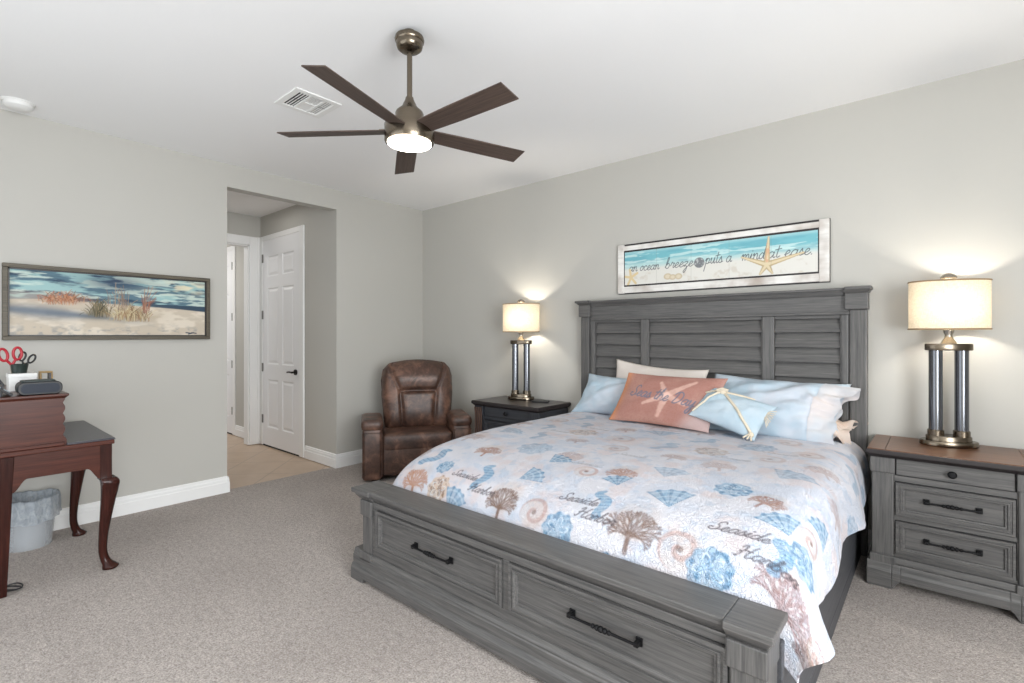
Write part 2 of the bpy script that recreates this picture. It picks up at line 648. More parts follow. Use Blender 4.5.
def panel_door(name, x0, x1, z1, lever):
    """six-panel door lying on the plane y = OY1, facing -y"""
    Wd = x1 - x0
    yf = OY1 - 0.012
    mb = MB()
    cx = [(x0 + 0.13, x0 + Wd * 0.5 - 0.05), (x0 + Wd * 0.5 + 0.05, x1 - 0.13)]
    rows = [(0.225, 0.79), (0.97, 1.865), (2.00, 2.24)]
    mb.box(x0, x0 + 0.13, yf, OY1, 0.012, z1).box(x1 - 0.13, x1, yf, OY1, 0.012, z1)
    zs = [0.012, 0.225, 0.79, 0.97, 1.865, 2.00, 2.24, z1]
    for k in range(0, 8, 2):
        mb.box(x0 + 0.13, x1 - 0.13, yf, OY1, zs[k], zs[k + 1])
    for c_, d in rows:
        mb.box(cx[0][1], cx[1][0], yf, OY1, c_, d)
        for a, b in cx:
            vs = []
            for e, y in ((0.0, yf + .001), (0.012, yf + .009), (0.022, yf + .009), (0.045, yf + .002)):
                vs += [(a + e, y, c_ + e), (b - e, y, c_ + e), (b - e, y, d - e), (a + e, y, d - e)]
            fs = [(12, 13, 14, 15)]
            for q in range(3):
                fs += [(4 * q + i, 4 * q + (i + 1) % 4, 4 * q + 4 + (i + 1) % 4, 4 * q + 4 + i) for i in range(4)]
            mb.add(vs, fs)
    d = struct(name, mb, M['doorw'])
    for zh in (2.225, 1.552, 0.927, 0.314):
        hx = x0 if lever else x1
        hb = MB().box(hx - 0.016, hx + 0.010, yf - 0.008, yf + 0.004, zh - 0.05, zh + 0.05)
        part('hinge', hb, M['hinge'], d)
    if lever:
        k = MB()
        lx, lz = x1 - 0.075, 0.905
        k.prism([(lx + 0.031 * math.cos(q * math.pi / 8), lz + 0.031 * math.sin(q * math.pi / 8)) for q in range(16)], 'y', yf - 0.014, yf + 0.002)
        k.tube([(lx, yf - 0.01, lz), (lx, yf - 0.055, lz)], 0.011, 10)
        k.tube([(lx, yf - 0.05, lz), (lx - 0.05, yf - 0.052, lz + 0.003), (lx - 0.11, yf - 0.046, lz - 0.002)], 0.0095, 10)
        part('door_handle', k, M['dark_metal'], d, smooth=True)
    part('gap_shade', MB().box(x0, x1, yf + 0.002, OY1, -0.006, 0.012), M['dark'], d)  # dark strip coloured as the shade under the door
    return d


panel_door('door_1', -1.64, -0.735, 2.43, True)
panel_door('door_2', -3.45, -2.56, 2.43, False)

# unseen door and window frames round the daylight area lights (behind and beside the camera)
t = MB()
for x in (0.8, 2.27, 3.74):
    t.box(x, x + 0.06, YB - 0.08, YB - 0.03, 0, 2.35)
t.box(0.8, 3.8, YB - 0.08, YB - 0.03, 0, 0.06).box(0.8, 3.8, YB - 0.08, YB - 0.03, 2.29, 2.35)
struct('window_1', t, M['trim'])
t = MB()
for y in (-4.5, -3.43, -2.36):
    t.box(XR + 0.03, XR + 0.08, y, y + 0.06, 0.5, 2.2)
t.box(XR + 0.03, XR + 0.08, -4.5, -2.3, 0.5, 0.56).box(XR + 0.03, XR + 0.08, -4.5, -2.3, 2.14, 2.2)
struct('window_2', t, M['trim'])

# ------------------------------------------------------------------ ceiling vent and smoke alarm
vx0, vx1, vy0, vy1 = 1.41, 1.70, -2.315, -2.025
vt = thing('ceiling_vent', 'square white louvered air vent in the ceiling beside the fan', 'vent', (1.555, -2.17, H))
fr = MB()
e = 0.038
fr.box(vx0, vx1, vy0, vy0 + e, H - 0.008, H).box(vx0, vx1, vy1 - e, vy1, H - 0.008, H)
fr.box(vx0, vx0 + e, vy0 + e, vy1 - e, H - 0.008, H).box(vx1 - e, vx1, vy0 + e, vy1 - e, H - 0.008, H)
y_1, y_2 = vy0 + 0.108, vy1 - 0.098
fr.box(vx0 + e, vx1 - e, y_1 - 0.007, y_1 + 0.007, H - 0.008, H).box(vx0 + e, vx1 - e, y_2 - 0.006, y_2 + 0.006, H - 0.008, H)
xm = 1.560
fr.box(xm - 0.006, xm + 0.006, y_1, y_2, H - 0.008, H)
part('vent_frame', fr, M['white'], vt, bevel=0.002)
part('duct_shade', MB().box(vx0 + e, vx1 - e, vy0 + e, vy1 - e, H - 0.0012, H - 0.0004), M['dark'], vt)  # flat dark sheet in place of the shade inside the duct


def slat(a0, a1, c_, w_, along):
    """one louver blade"""
    p = [(c_ - w_, H - 0.0036), (c_ + w_, H - 0.0036), (c_ + w_ * .8, H - 0.0016), (c_ - w_ * .8, H - 0.0016)]
    return MB().prism(p, 'y' if along == 'y' else 'x', a0, a1)


for k in range(3):
    q = vy0 + e + 0.0175 + k * 0.0175
    for a_, b_ in ((vx0 + e, xm - .004), (xm + .004, vx1 - e)):
        part('louver', slat(a_, b_, q, 0.0036, 'x'), M['white'], vt)
for k in range(4):
    q = y_2 + 0.013 + k * 0.0140
    for a_, b_ in ((vx0 + e, xm - .004), (xm + .004, vx1 - e)):
        part('louver', slat(a_, b_, q, 0.0050, 'x'), M['white'], vt)
for k in range(9):
    q = xm + 0.012 + k * 0.0105
    part('louver', slat(y_1, y_2, q, 0.0030, 'y'), M['white'], vt)
for k in range(7):
    q = vx0 + e + 0.008 + k * 0.0150
    part('louver', slat(y_1, y_2, q, 0.0070, 'y'), M['white'], vt)

sd = thing('smoke_detector', 'round white smoke detector on the ceiling near the left wall', 'smoke detector', (0.21, -3.335, H))
part('base_plate', MB().lathe([(0.074, -0.008), (0.078, -0.004), (0.078, 0.0)], (0.21, -3.335, H), 40), M['white'], sd, smooth=True)
part('cover', MB().lathe([(0.02, -0.042), (0.055, -0.039), (0.068, -0.028), (0.070, -0.008)], (0.21, -3.335, H), 40), M['white'], sd, smooth=True)

# ------------------------------------------------------------------ ceiling fan
FC = (2.611, -2.214)
fan = thing('ceiling_fan', 'five-blade ceiling fan with dark wood blades and a lit drum light', 'ceiling fan', (FC[0], FC[1], H))
c0 = (FC[0], FC[1], 0)
part('canopy', MB().lathe([(0.020, 2.648), (0.046, 2.652), (0.058, 2.662), (0.062, 2.676), (0.063, 2.688), (0.067, 2.692), (0.069, 2.702), (0.066, 2.714), (0.050, 2.722), (0.032, 2.726), (0.030, 2.74)], c0, 40), M['bronze'], fan, smooth=True)
part('downrod', MB().lathe([(0.0125, 2.40), (0.0125, 2.64)], c0, 20), M['bronze'], fan, smooth=True)
part('yoke_cover', MB().lathe([(0.018, 2.43), (0.022, 2.415), (0.030, 2.40), (0.036, 2.385), (0.062, 2.362), (0.066, 2.352), (0.066, 2.295)], c0, 36), M['bronze'], fan, smooth=True)
part('motor_housing', MB().lathe([(0.060, 2.302), (0.112, 2.300), (0.116, 2.294), (0.116, 2.222), (0.112, 2.214), (0.103, 2.214)], c0, 48), M['bronze'], fan, smooth=True)
part('light_lens', MB().lathe([(0.103, 2.218), (0.102, 2.209), (0.085, 2.204), (0.04, 2.2015), (0.001, 2.201)], c0, 40), M['lens'], fan, smooth=True, label='glowing round light lens')
for k in range(5):
    th = math.radians(1.0 + 72 * k)
    # local blade: along +X, width in Y, pitched
    bl = MB()
    pts = [(0.085, -0.046), (0.30, -0.054), (0.618, -0.057), (0.618, 0.057), (0.30, 0.054), (0.085, 0.046)]
    bl.prism(pts, 'z', -0.003, 0.003)
    o = part('blade', bl, M['blade'], fan, bevel=0.002, local=True)
    o.matrix_local = Matrix.Translation((0, 0, 2.270 - H)) @ Matrix.Rotation(th, 4, 'Z') @ Matrix.Rotation(math.radians(-11.8), 4, 'X')
    br_ = MB()
    br_.prism([(0.05, -0.03), (0.14, -0.022), (0.14, 0.022), (0.05, 0.03)], 'z', 0.004, 0.010)
    part('blade_bracket', br_, M['bronze'], o, local=True)
# ------------------------------------------------------------------ raster helpers for printed patterns
GLYPH = {
    'a': (1.15, [[(.9, .8), (.5, 1), (.1, .6), (.15, .1), (.5, 0), (.85, .5), (.92, .95), (.86, .2), (1.05, 0), (1.2, .15)]]),
    'b': (1.05, [[(0, .2), (.35, 1.2), (.45, 2), (.25, 2.0), (.12, .6), (.2, .05), (.6, 0), (.8, .5), (.55, .95), (.2, .6)]]),
    'c': (0.95, [[(.8, .75), (.5, 1), (.1, .6), (.2, .1), (.6, 0), (1.0, .3)]]),
    'd': (1.2, [[(.85, .8), (.5, 1), (.1, .5), (.3, 0), (.7, .2), (.9, 1), (1.05, 2.2), (.92, .3), (1.1, 0), (1.25, .15)]]),
    'e': (0.9, [[(0, .3), (.5, .5), (.7, .8), (.45, 1), (.15, .6), (.2, .1), (.55, 0), (.95, .35)]]),
    'h': (1.1, [[(0, .2), (.35, 1.3), (.42, 2.1), (.22, 2.0), (.1, 0)], [(.1, .4), (.45, 1), (.75, .8), (.75, .15), (.95, 0), (1.15, .2)]]),
    'i': (0.55, [[(0, .3), (.25, 1), (.2, .2), (.35, 0), (.6, .2)], [(.3, 1.45), (.33, 1.5)]]),
    'm': (1.6, [[(0, .7), (.2, 1), (.25, 0)], [(.25, .5), (.55, 1), (.75, .8), (.75, 0)], [(.75, .5), (1.1, 1), (1.3, .8), (1.3, .15), (1.5, 0), (1.65, .2)]]),
    'n': (1.15, [[(0, .7), (.2, 1), (.22, 0)], [(.22, .5), (.6, 1), (.82, .8), (.82, .15), (1.0, 0), (1.2, .2)]]),
    'o': (1.0, [[(.6, 1), (.15, .7), (.1, .2), (.45, 0), (.8, .4), (.65, .95), (.75, .8), (1.05, .8)]]),
    'p': (1.1, [[(.05, .6), (.28, 1), (.2, 0), (.08, -1.3)], [(.22, .5), (.55, 1), (.85, .7), (.7, .1), (.3, .05)], [(.75, .1), (1.1, .2)]]),
    'r': (0.85, [[(0, .4), (.22, 1.1), (.4, .9), (.7, .9), (.55, .4), (.65, 0), (.9, .2)]]),
    's': (0.8, [[(0, .2), (.4, 1.05), (.45, .8), (.65, .3), (.4, 0), (.05, .12)], [(.5, .05), (.85, .2)]]),
    't': (0.7, [[(.35, 1.9), (.25, .4), (.4, 0), (.75, .2)], [(-.15, 1.25), (.75, 1.4)]]),
    'u': (1.1, [[(.05, .7), (.2, 1), (.15, .3), (.4, 0), (.7, .4), (.85, 1), (.8, .2), (.95, 0), (1.15, .2)]]),
    'y': (1.05, [[(.05, .8), (.2, 1), (.2, .3), (.45, .05), (.75, .5), (.85, 1), (.75, -.6), (.45, -1.2), (.2, -.9), (.6, -.2), (1.1, .2)]]),
    'z': (0.95, [[(.05, .85), (.4, 1), (.7, .8), (.1, .1), (.5, .15), (.7, -.3), (.45, -1.1), (.2, -.9), (.6, -.2), (1.0, .2)]]),
    'S': (1.5, [[(1.3, 1.7), (1.05, 2.1), (.6, 1.9), (.6, 1.3), (1.05, .8), (1.0, .2), (.5, -.05), (.05, .25), (.1, .6), (.4, .5)], [(1.0, .2), (1.5, .25)]]),
    'H': (1.9, [[(.1, 1.6), (.35, 2.0), (.6, 1.9), (.5, .8), (.25, 0), (.0, .15)], [(1.55, 2.1), (1.35, 1.4), (1.2, .3), (1.4, 0), (1.85, .2)], [(.2, .9), (.8, 1.15), (1.5, 1.1)]]),
    'D': (1.9, [[(.6, 1.9), (.5, .8), (.3, .05), (.9, 0), (1.5, .6), (1.5, 1.5), (1.0, 2.05), (.4, 1.95), (.05, 1.5)]]),
    '.': (0.5, [[(.2, 0), (.24, .06)]]),
    ' ': (0.75, []),
}


def text_segments(txt, x, y, size, slant=0.18, dirx=(1, 0), stretch=1.0):
    """strokes of a line of script as (n,4) segments; size is the x-height"""
    segs = []
    ux, uy = dirx
    pen = 0.0
    for ch in txt:
        w_, strokes = GLYPH[ch]
        for st in strokes:
            c_ = catmull(st, 5)
            pts = []
            for p in c_:
                a = (pen + p[0] + slant * p[1]) * size * stretch
                b_ = p[1] * size
                pts.append((x + a * ux - b_ * uy, y + a * uy + b_ * ux))
            segs += [(*pts[i], *pts[i + 1]) for i in range(len(pts) - 1)]
        pen += w_
    return np.array(segs), pen * size * stretch


def seg_mask(U, V, segs, width, soft):
    """coverage of stroke segments at points U,V; width may be an array"""
    out = np.zeros_like(U)
    width = np.broadcast_to(np.asarray(width, float), (len(segs),))
    R = width.max() + soft
    lo = segs.reshape(-1, 2).min(0) - R
    hi = segs.reshape(-1, 2).max(0) + R
    idx = np.nonzero((U > lo[0]) & (U < hi[0]) & (V > lo[1]) & (V < hi[1]))
    if len(idx[0]) == 0:
        return out
    u, v_ = U[idx], V[idx]
    best = np.zeros_like(u)
    for (x0, y0, x1, y1), wd_ in zip(segs, width):
        near = (np.abs(u - (x0 + x1) / 2) < abs(x1 - x0) / 2 + R) & (np.abs(v_ - (y0 + y1) / 2) < abs(y1 - y0) / 2 + R)
        if not near.any():
            continue
        uu, vv = u[near], v_[near]
        dx, dy = x1 - x0, y1 - y0
        L = dx * dx + dy * dy + 1e-12
        t_ = np.clip(((uu - x0) * dx + (vv - y0) * dy) / L, 0, 1)
        d = np.hypot(uu - x0 - t_ * dx, vv - y0 - t_ * dy)
        best[near] = np.maximum(best[near], 1 - smoothstep(wd_ - soft * 0.5, wd_ + soft, d))
    out[idx] = best
    return out


def coral_segments(seed, n=7, spread=75, step=0.22):
    """branching sea fan inside about the unit disc, trunk pointing to -v"""
    rg = random.Random(seed)
    S, W = [], []

    def grow(x, y, ang, ln, depth, w_):
        x1, y1 = x + ln * math.cos(ang), y + ln * math.sin(ang)
        S.append((x, y, x1, y1))
        W.append(w_)
        if depth == 0:
            return
        for k in range(2):
            grow(x1, y1, ang + (k - 0.5) * math.radians(rg.uniform(26, 52)) + rg.uniform(-.1, .1), ln * rg.uniform(.72, .9), depth - 1, w_ * 0.78)
    S.append((0, -1.0, 0, -.45))
    W.append(.085)
    for k in range(n):
        a = math.radians(90 + spread * (2 * k / (n - 1) - 1))
        grow(0, -.5, a, step * (1.25 if abs(a - math.pi / 2) < 1 else 1.0), 4, .055)
    return np.array(S), np.array(W)


def lay(col, mask, rgb):
    c_ = np.array(rgb[:3])
    return col + (c_ - col) * mask[..., None]


def set_pattern(o, col):
    me = o.data
    a = me.color_attributes.new('pattern', 'FLOAT_COLOR', 'POINT')
    buf = np.ones((len(me.vertices), 4), np.float32)
    buf[:, :3] = col.reshape(-1, 3)
    a.data.foreach_set('color', buf.ravel())


# ------------------------------------------------------------------ beach picture on the left wall
PY0, PY1, PZ0, PZ1 = -3.392, -2.212, 1.276, 1.767
pic = thing('framed_picture', 'wide dark-framed beach dune picture on the left wall', 'picture', (0.0, (PY0 + PY1) / 2, PZ0))
f_ = 0.026
fm = MB()
fm.box(0.001, 0.034, PY0, PY1, PZ1 - f_, PZ1).box(0.001, 0.034, PY0, PY1, PZ0, PZ0 + f_)
fm.box(0.001, 0.034, PY0, PY0 + f_, PZ0 + f_, PZ1 - f_).box(0.001, 0.034, PY1 - f_, PY1, PZ0 + f_, PZ1 - f_)
part('picture_frame', fm, M['frame_dark'], pic, bevel=0.003)
part('frame_liner', MB().box(0.001, 0.020, PY0 + f_, PY0 + f_ + 0.008, PZ0 + f_, PZ1 - f_).box(0.001, 0.020, PY1 - f_ - .008, PY1 - f_, PZ0 + f_, PZ1 - f_)
     .box(0.001, 0.020, PY0 + f_, PY1 - f_, PZ0 + f_, PZ0 + f_ + .008).box(0.001, 0.020, PY0 + f_, PY1 - f_, PZ1 - f_ - .008, PZ1 - f_), M['edge'], pic)
ny, nz = 420, 170
S, T = np.meshgrid(np.linspace(0, 1, ny), np.linspace(0, 1, nz), indexing='ij')   # S along the wall, T up
P = np.stack([np.full_like(S, 0.012), PY0 + f_ + S * (PY1 - PY0 - 2 * f_), PZ0 + f_ + T * (PZ1 - PZ0 - 2 * f_)], -1)
cv = part('canvas', MB().grid(P), M['art'], pic, recalc=False)
asp = 2.6
xx, yy2 = S * asp, T
col = np.zeros(S.shape + (3,))
col[:] = srgb(150, 196, 196)[:3]
cl = fbm(xx * 2.6 + 3 * yy2, yy2 * 15, 3, 6)
col = lay(col, smoothstep(.42, .56, cl), srgb(84, 124, 142))
col = lay(col, smoothstep(.55, .70, fbm(xx * 2.0 + yy2, yy2 * 12 + 4, 11, 6)), srgb(48, 78, 104))
col = lay(col, smoothstep(.56, .66, fbm(xx * 2.6 - yy2, yy2 * 18, 21, 6)) * .8, srgb(206, 226, 212))
col = lay(col, np.exp(-((xx - 1.25) / .45) ** 2 - ((T - .86) / .13) ** 2) * .75, srgb(44, 66, 98))
col = lay(col, np.exp(-((xx - 2.35) / .5) ** 2 - ((T - .86) / .10) ** 2) * smoothstep(.4, .6, fbm(xx * 4, T * 14, 31)) * .9, srgb(236, 222, 180))
col = lay(col, smoothstep(.70, .62, T) * .35 * smoothstep(.5, .0, S), srgb(226, 200, 170))
hz = .555 - .02 * S                                                      # sea horizon
sea = (T < hz) * smoothstep(.55, .72, S)
col = lay(col, sea, srgb(52, 78, 100))
sandline = .55 - .11 * smoothstep(.45, 1.0, S) + .02 * np.sin(S * 9)
sand = smoothstep(.0, .02, sandline - T)
sc_ = fbm(xx * 4, T * 10, 41)
sandc = np.zeros_like(col)
sandc[:] = srgb(206, 190, 166)[:3]
sandc = lay(sandc, smoothstep(.45, .65, sc_), srgb(226, 212, 190))
band = np.exp(-((T - (.40 - .24 * S)) / (.07 + .03 * np.sin(S * 11))) ** 2) * smoothstep(.75, .35, S)
sandc = lay(sandc, band * .9, srgb(96, 116, 136))
sandc = lay(sandc, smoothstep(.5, .8, fbm(xx * 14, T * 22, 47)) * smoothstep(.25, .05, T) * .6, srgb(134, 140, 146))
col = col + (sandc - col) * sand[..., None]
rg = random.Random(5)


def tuft(cx, cy, w_, h_, n_, cols, lean=0.0):
    global col
    for k in range(int(n_ * 1.7)):
        bx = cx + rg.gauss(0, w_ * .5)
        by = cy + rg.uniform(-.06, .05)
        hh = h_ * rg.uniform(.35, 1) * math.exp(-((bx - cx) / w_) ** 2 * .5)
        le = lean + rg.uniform(-.10, .12)
        pts = [(bx, by), (bx + le * .3, by + hh * .6), (bx + le, by + hh)]
        pts = catmull(pts, 3)
        sg = np.array([(*pts[i], *pts[i + 1]) for i in range(len(pts) - 1)])
        m_ = seg_mask(xx, T, sg, .0022, .0075)
        col = lay(col, m_ * .8, srgb(*rg.choice(cols)))


col = lay(col, np.exp(-((xx - .62) / .26) ** 2 - ((T - .57) / .06) ** 2) * .9, srgb(168, 100, 60))
col = lay(col, np.exp(-((xx - 1.05) / .16) ** 2 - ((T - .37) / .09) ** 2) * .8, srgb(98, 92, 66))
col = lay(col, np.exp(-((xx - 1.5) / .34) ** 2 - ((T - .36) / .10) ** 2) * .6, srgb(168, 144, 94))
tuft(.60, .54, .26, .14, 60, [(190, 108, 60), (160, 88, 48), (120, 90, 50), (214, 150, 96)])
tuft(1.05, .36, .14, .26, 46, [(86, 82, 56), (122, 108, 66), (150, 128, 84), (70, 66, 48)])
tuft(1.45, .30, .28, .24, 90, [(190, 166, 108), (150, 120, 74), (120, 98, 62), (216, 196, 146), (160, 104, 66)])
tuft(1.30, .48, .16, .40, 16, [(140, 112, 92), (176, 146, 110)])
tuft(1.68, .42, .08, .42, 14, [(168, 92, 58), (140, 84, 56), (190, 140, 100)], .03)
col = lay(col, seg_mask(xx, T, np.array([(2.28, .06, 2.36, .05), (2.32, .035, 2.40, .06), (2.37, .06, 2.44, .05)]), .008, .008), srgb(70, 80, 96))
lum = col @ np.array([.3, .59, .11])
set_pattern(cv, (col + (lum[..., None] - col) * .24) * .90)

# ------------------------------------------------------------------ sign over the bed
SX0, SX1, SZ0, SZ1 = 2.52, 3.992, 1.645, 2.041
sg_ = thing('wall_sign', 'long white-framed beach sign with a starfish above the headboard', 'sign', ((SX0 + SX1) / 2, 0.0, SZ0))
yb, yf = -0.002, -0.032
part('frame_rail', MB().box(SX0 + .05, SX1 - .05, yf + .004, yb, SZ1 - .050, SZ1 - .012), M['frame_white'], sg_, bevel=.003)
part('frame_rail', MB().box(SX0 + .05, SX1 - .05, yf + .004, yb, SZ0 + .004, SZ0 + .055), M['frame_white'], sg_, bevel=.003)
for a, b in ((SX0, SX0 + .052), (SX1 - .055, SX1)):
    part('frame_stile', MB().box(a, b, yf, yb, SZ0, SZ1), M['frame_white'], sg_, bevel=.003)
part('backing_edge', MB().box(SX0 - .003, SX1 + .003, -.012, yb, SZ0 - .004, SZ1 + .003).box(SX0 + .05, SX1 - .05, -.024, -.012, SZ0 + .05, SZ1 - .045), M['edge'], sg_)
nx, nz = 560, 140
px0, px1, pz0, pz1 = SX0 + .060, SX1 - .062, SZ0 + .067, SZ1 - .064
S, T = np.meshgrid(np.linspace(px0, px1, nx), np.linspace(pz0, pz1, nz), indexing='ij')
P = np.stack([S, np.full_like(S, -.0255), T], -1)
cv = part('printed_panel', MB().grid(P[:, ::-1]), M['art'], sg_, recalc=False)
S, T = S[:, ::-1], T[:, ::-1]
tt = (T - pz0) / (pz1 - pz0)
col = np.zeros(S.shape + (3,))
col[:] = srgb(216, 214, 206)[:3]
wv_ = fbm(S * 5, T * 30, 7)
col = lay(col, smoothstep(.42, .60, tt + .10 * (wv_ - .5)), srgb(168, 208, 208))
col = lay(col, smoothstep(.60, .74, tt + .14 * (wv_ - .5)), srgb(104, 184, 196))
col = lay(col, smoothstep(.50, .66, fbm(S * 6, T * 36, 17)) * smoothstep(.5, .62, tt) * .45, srgb(84, 164, 182))
col = lay(col, smoothstep(.58, .66, fbm(S * 7, T * 50, 27)) * smoothstep(.5, .62, tt) * .6, srgb(206, 232, 228))
col = lay(col, smoothstep(.90, .97, tt) * .55, srgb(166, 208, 212))
col = lay(col, smoothstep(.6, .8, fbm(S * 30, T * 30, 37)) * (1 - smoothstep(.3, .45, tt)) * .35, srgb(188, 170, 146))
INK = srgb(74, 82, 92)
zb_ = pz0 + .108
for txt, x_, sz_ in (('an ocean', px0 + .035, .036), ('breeze', px0 + .338, .038), ('puts a', px0 + .640, .040), ('mind', px0 + .890, .040), ('at ease.', px0 + 1.055, .040)):
    sgm, wd_ = text_segments(txt, x_, zb_ + (.010 if x_ > 3.1 else 0), sz_, .25)
    target = {'an ocean': .255, 'breeze': .215, 'puts a': .185, 'mind': .150, 'at ease.': .27}[txt]
    sgm, wd_ = text_segments(txt, x_, zb_ + (.006 if x_ > 3.1 else 0), sz_, .25, stretch=target / wd_)
    col = lay(col, seg_mask(S, T, sgm, .0022, .0022) * .92, INK)
# shell disc between the words, starfish, small shells
cx_, cz_ = px0 + .600, pz0 + .128
d_ = np.hypot(S - cx_, T - cz_)
col = lay(col, 1 - smoothstep(.036, .040, d_), srgb(120, 124, 128))
col = lay(col, (1 - smoothstep(.03, .036, d_)) * smoothstep(.45, .6, fbm(S * 60, T * 60, 5)), srgb(176, 178, 178))


def star(cx, cz, R, r0, rot, fat):
    sg2 = []
    wd2 = []
    for k in range(5):
        a = math.radians(rot + 72 * k)
        for q in range(6):
            r1, r2 = R[k] * q / 6, R[k] * (q + 1) / 6
            sg2.append((cx + r1 * math.cos(a), cz + r1 * math.sin(a), cx + r2 * math.cos(a), cz + r2 * math.sin(a)))
            wd2.append(fat * (1 - .13 * q))
    return np.array(sg2), np.array(wd2)


s2, w2 = star(px0 + 1.055, pz0 + .085, [.15, .155, .16, .09, .085], 0, 90, .017)
rots = [88, 165, 240, 300, 14]
s2, w2 = [], []
for a, R_ in zip((86, 158, 236, 300, 15), (.185, .17, .075, .07, .225)):
    a = math.radians(a)
    for q in range(8):
        r1, r2 = R_ * q / 8, R_ * (q + 1) / 8
        s2.append((px0 + 1.052 + r1 * math.cos(a), pz0 + .072 + r1 * math.sin(a), px0 + 1.052 + r2 * math.cos(a), pz0 + .072 + r2 * math.sin(a)))
        w2.append(.019 * (1 - .1 * q))
s2, w2 = np.array(s2), np.array(w2)
m_ = seg_mask(S, T, s2, w2, .003)
col = lay(col, m_, srgb(186, 164, 120))
col = lay(col, seg_mask(S, T, s2, w2 * .45, .004), srgb(216, 198, 158))
m2 = seg_mask(S, T, s2[1:7], .007, .006)
col = lay(col, m2 * .5 * smoothstep(.4, .6, fbm(S * 40, T * 40, 3)), srgb(214, 128, 84))
for cx_, cz_, r_ in ((px0 + .36, pz0 + .045, .034), (px0 + .40, pz0 + .038, .030), (px0 + .445, pz0 + .040, .032)):
    d_ = np.hypot((S - cx_), (T - cz_) * 1.3)
    col = lay(col, 1 - smoothstep(r_ - .006, r_, d_), srgb(196, 178, 146))
    col = lay(col, (1 - smoothstep(r_ - .02, r_ - .008, d_)) * .8, srgb(216, 204, 178))
for a in (100, 170, 245, 310, 30):
    a = math.radians(a)
    sg2 = np.array([(px0 + .055, pz0 + .06, px0 + .055 + .062 * math.cos(a), pz0 + .06 + .062 * math.sin(a))])
    col = lay(col, seg_mask(S, T, sg2, .009, .003), srgb(216, 192, 140))
for k in range(1, 5):
    xj = px0 + (px1 - px0) * k / 5
    col = lay(col, np.exp(-((S - xj) / .0016) ** 2) * .35, srgb(120, 116, 108))
lum = col @ np.array([.3, .59, .11])
set_pattern(cv, col + (lum[..., None] - col) * .18)

# ------------------------------------------------------------------ bed
bed = thing('bed', 'grey wooden king bed with louvered headboard and two-drawer footboard', 'bed', (3.17, -1.1, 0))
HX0, HX1 = 2.160, 4.212
hb = MB()                                             # posts of the headboard
for a, b in ((2.205, 2.285), (4.105, 4.190)):
    hb = MB().box(a, b, -0.095, -0.012, 0.0, 1.462)
    part('headboard_post', hb, M['grey_z'], bed, bevel=.005)
for a, b in ((2.192, 2.300), (4.082, 4.196)):
    cb = MB()
    cb.box(a, b, -0.112, -0.012, 1.462, 1.560)
    cb.taper((a, b, -0.112, -0.012, 1.560), (a - .016, b + .012, -0.130, -0.012, 1.578))
    part('post_capital', cb, M['grey_x'], bed, bevel=.004)
cp = MB()
cp.taper((2.30, 4.082, -0.088, -0.012, 1.548), (2.30, 4.082, -0.106, -0.012, 1.578))
cp.box(2.30, 4.082, -0.118, -0.012, 1.578, 1.594)
for a, b in ((2.168, 2.30), (4.082, 4.214)):
    cp.box(a, b, -0.138, -0.012, 1.578, 1.598)
part('headboard_cap', cp, M['grey_x'], bed, bevel=.004)
fz = MB().box(2.285, 4.105, -0.078, -0.02, 1.445, 1.560)
fz.box(2.285, 4.105, -0.090, -0.02, 1.432, 1.450)
part('headboard_frieze', fz, M['grey_x'], bed, bevel=.004)
PAN = [(2.335, 2.742), (2.812, 3.612), (3.690, 4.055)]
for a, b in ((2.285, 2.335), (2.742, 2.812), (3.612, 3.690), (4.055, 4.105)):
    st = MB().box(a, b, -0.080, -0.02, 0.35, 1.432)
    st.box(a + .008, b - .008, -0.085, -0.02, 0.35, 1.432)
    part('headboard_stile', st, M['grey_z'], bed, bevel=.004)
for a, b in PAN:
    pn = MB()
    z = 1.418
    pn.box(a, b, -0.070, -0.02, 1.412, 1.432)
    while z > 0.45:
        pn.prism([(-0.02, z - .096), (-0.070, z - .093), (-0.071, z - .085), (-0.046, z - .005), (-0.046, z), (-0.02, z)], 'x', a, b)
        z -= .0955
    part('louvered_panel', pn, M['grey_x'], bed, bevel=.002)
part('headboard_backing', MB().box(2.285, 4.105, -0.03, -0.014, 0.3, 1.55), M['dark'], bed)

# footboard
FY = -2.182                                           # face of the footboard
fb = MB()
fb.box(2.16, 4.145, FY + .02, -2.055, 0.03, 0.438)    # carcass
part('footboard', fb, M['grey_x'], bed, bevel=.003)
cp = MB()
for a, b, y in ((2.095, 2.255, -2.207), (2.255, 4.036, -2.195), (4.036, 4.172, -2.207)):
    cp.box(a, b, y, -2.034, 0.461, 0.486)
    lo, hi = (.022 if a < 2.2 else 0), (.022 if b > 4.1 else 0)
    cp.taper((a + lo * 1.6, b - hi, y + .028, -2.050, 0.430), (a + lo * .4, b - hi * .3, y + .008, -2.04, 0.461))
part('footboard_cap', cp, M['grey_x'], bed, bevel=.004)
for a, b in ((2.172, 2.255), (4.051, 4.148)):
    ps = MB()
    ps.box(a, b, FY - .002, -2.055, 0.152, 0.353)
    ps.box(a - .010, b + .006, FY - .012, -2.050, 0.351, 0.433)
    ps.box(a - .012, b + .006, FY - .014, -2.050, 0.112, 0.159)
    part('footboard_post', ps, M['grey_z'], bed, bevel=.005)
fr = MB()
fr.box(2.255, 4.051, FY + .006, -2.07, 0.400, 0.432)              # frieze
fr.box(2.255, 4.051, FY + .004, -2.07, 0.150, 0.199)              # lower rail
fr.box(2.255, 2.291, FY + .004, -2.07, 0.199, 0.400).box(4.046, 4.051, FY + .004, -2.07, 0.199, 0.400)
fr.box(3.168, 3.203, FY + .004, -2.07, 0.199, 0.400)
part('footboard_frame', fr, M['grey_x'], bed, bevel=.003)
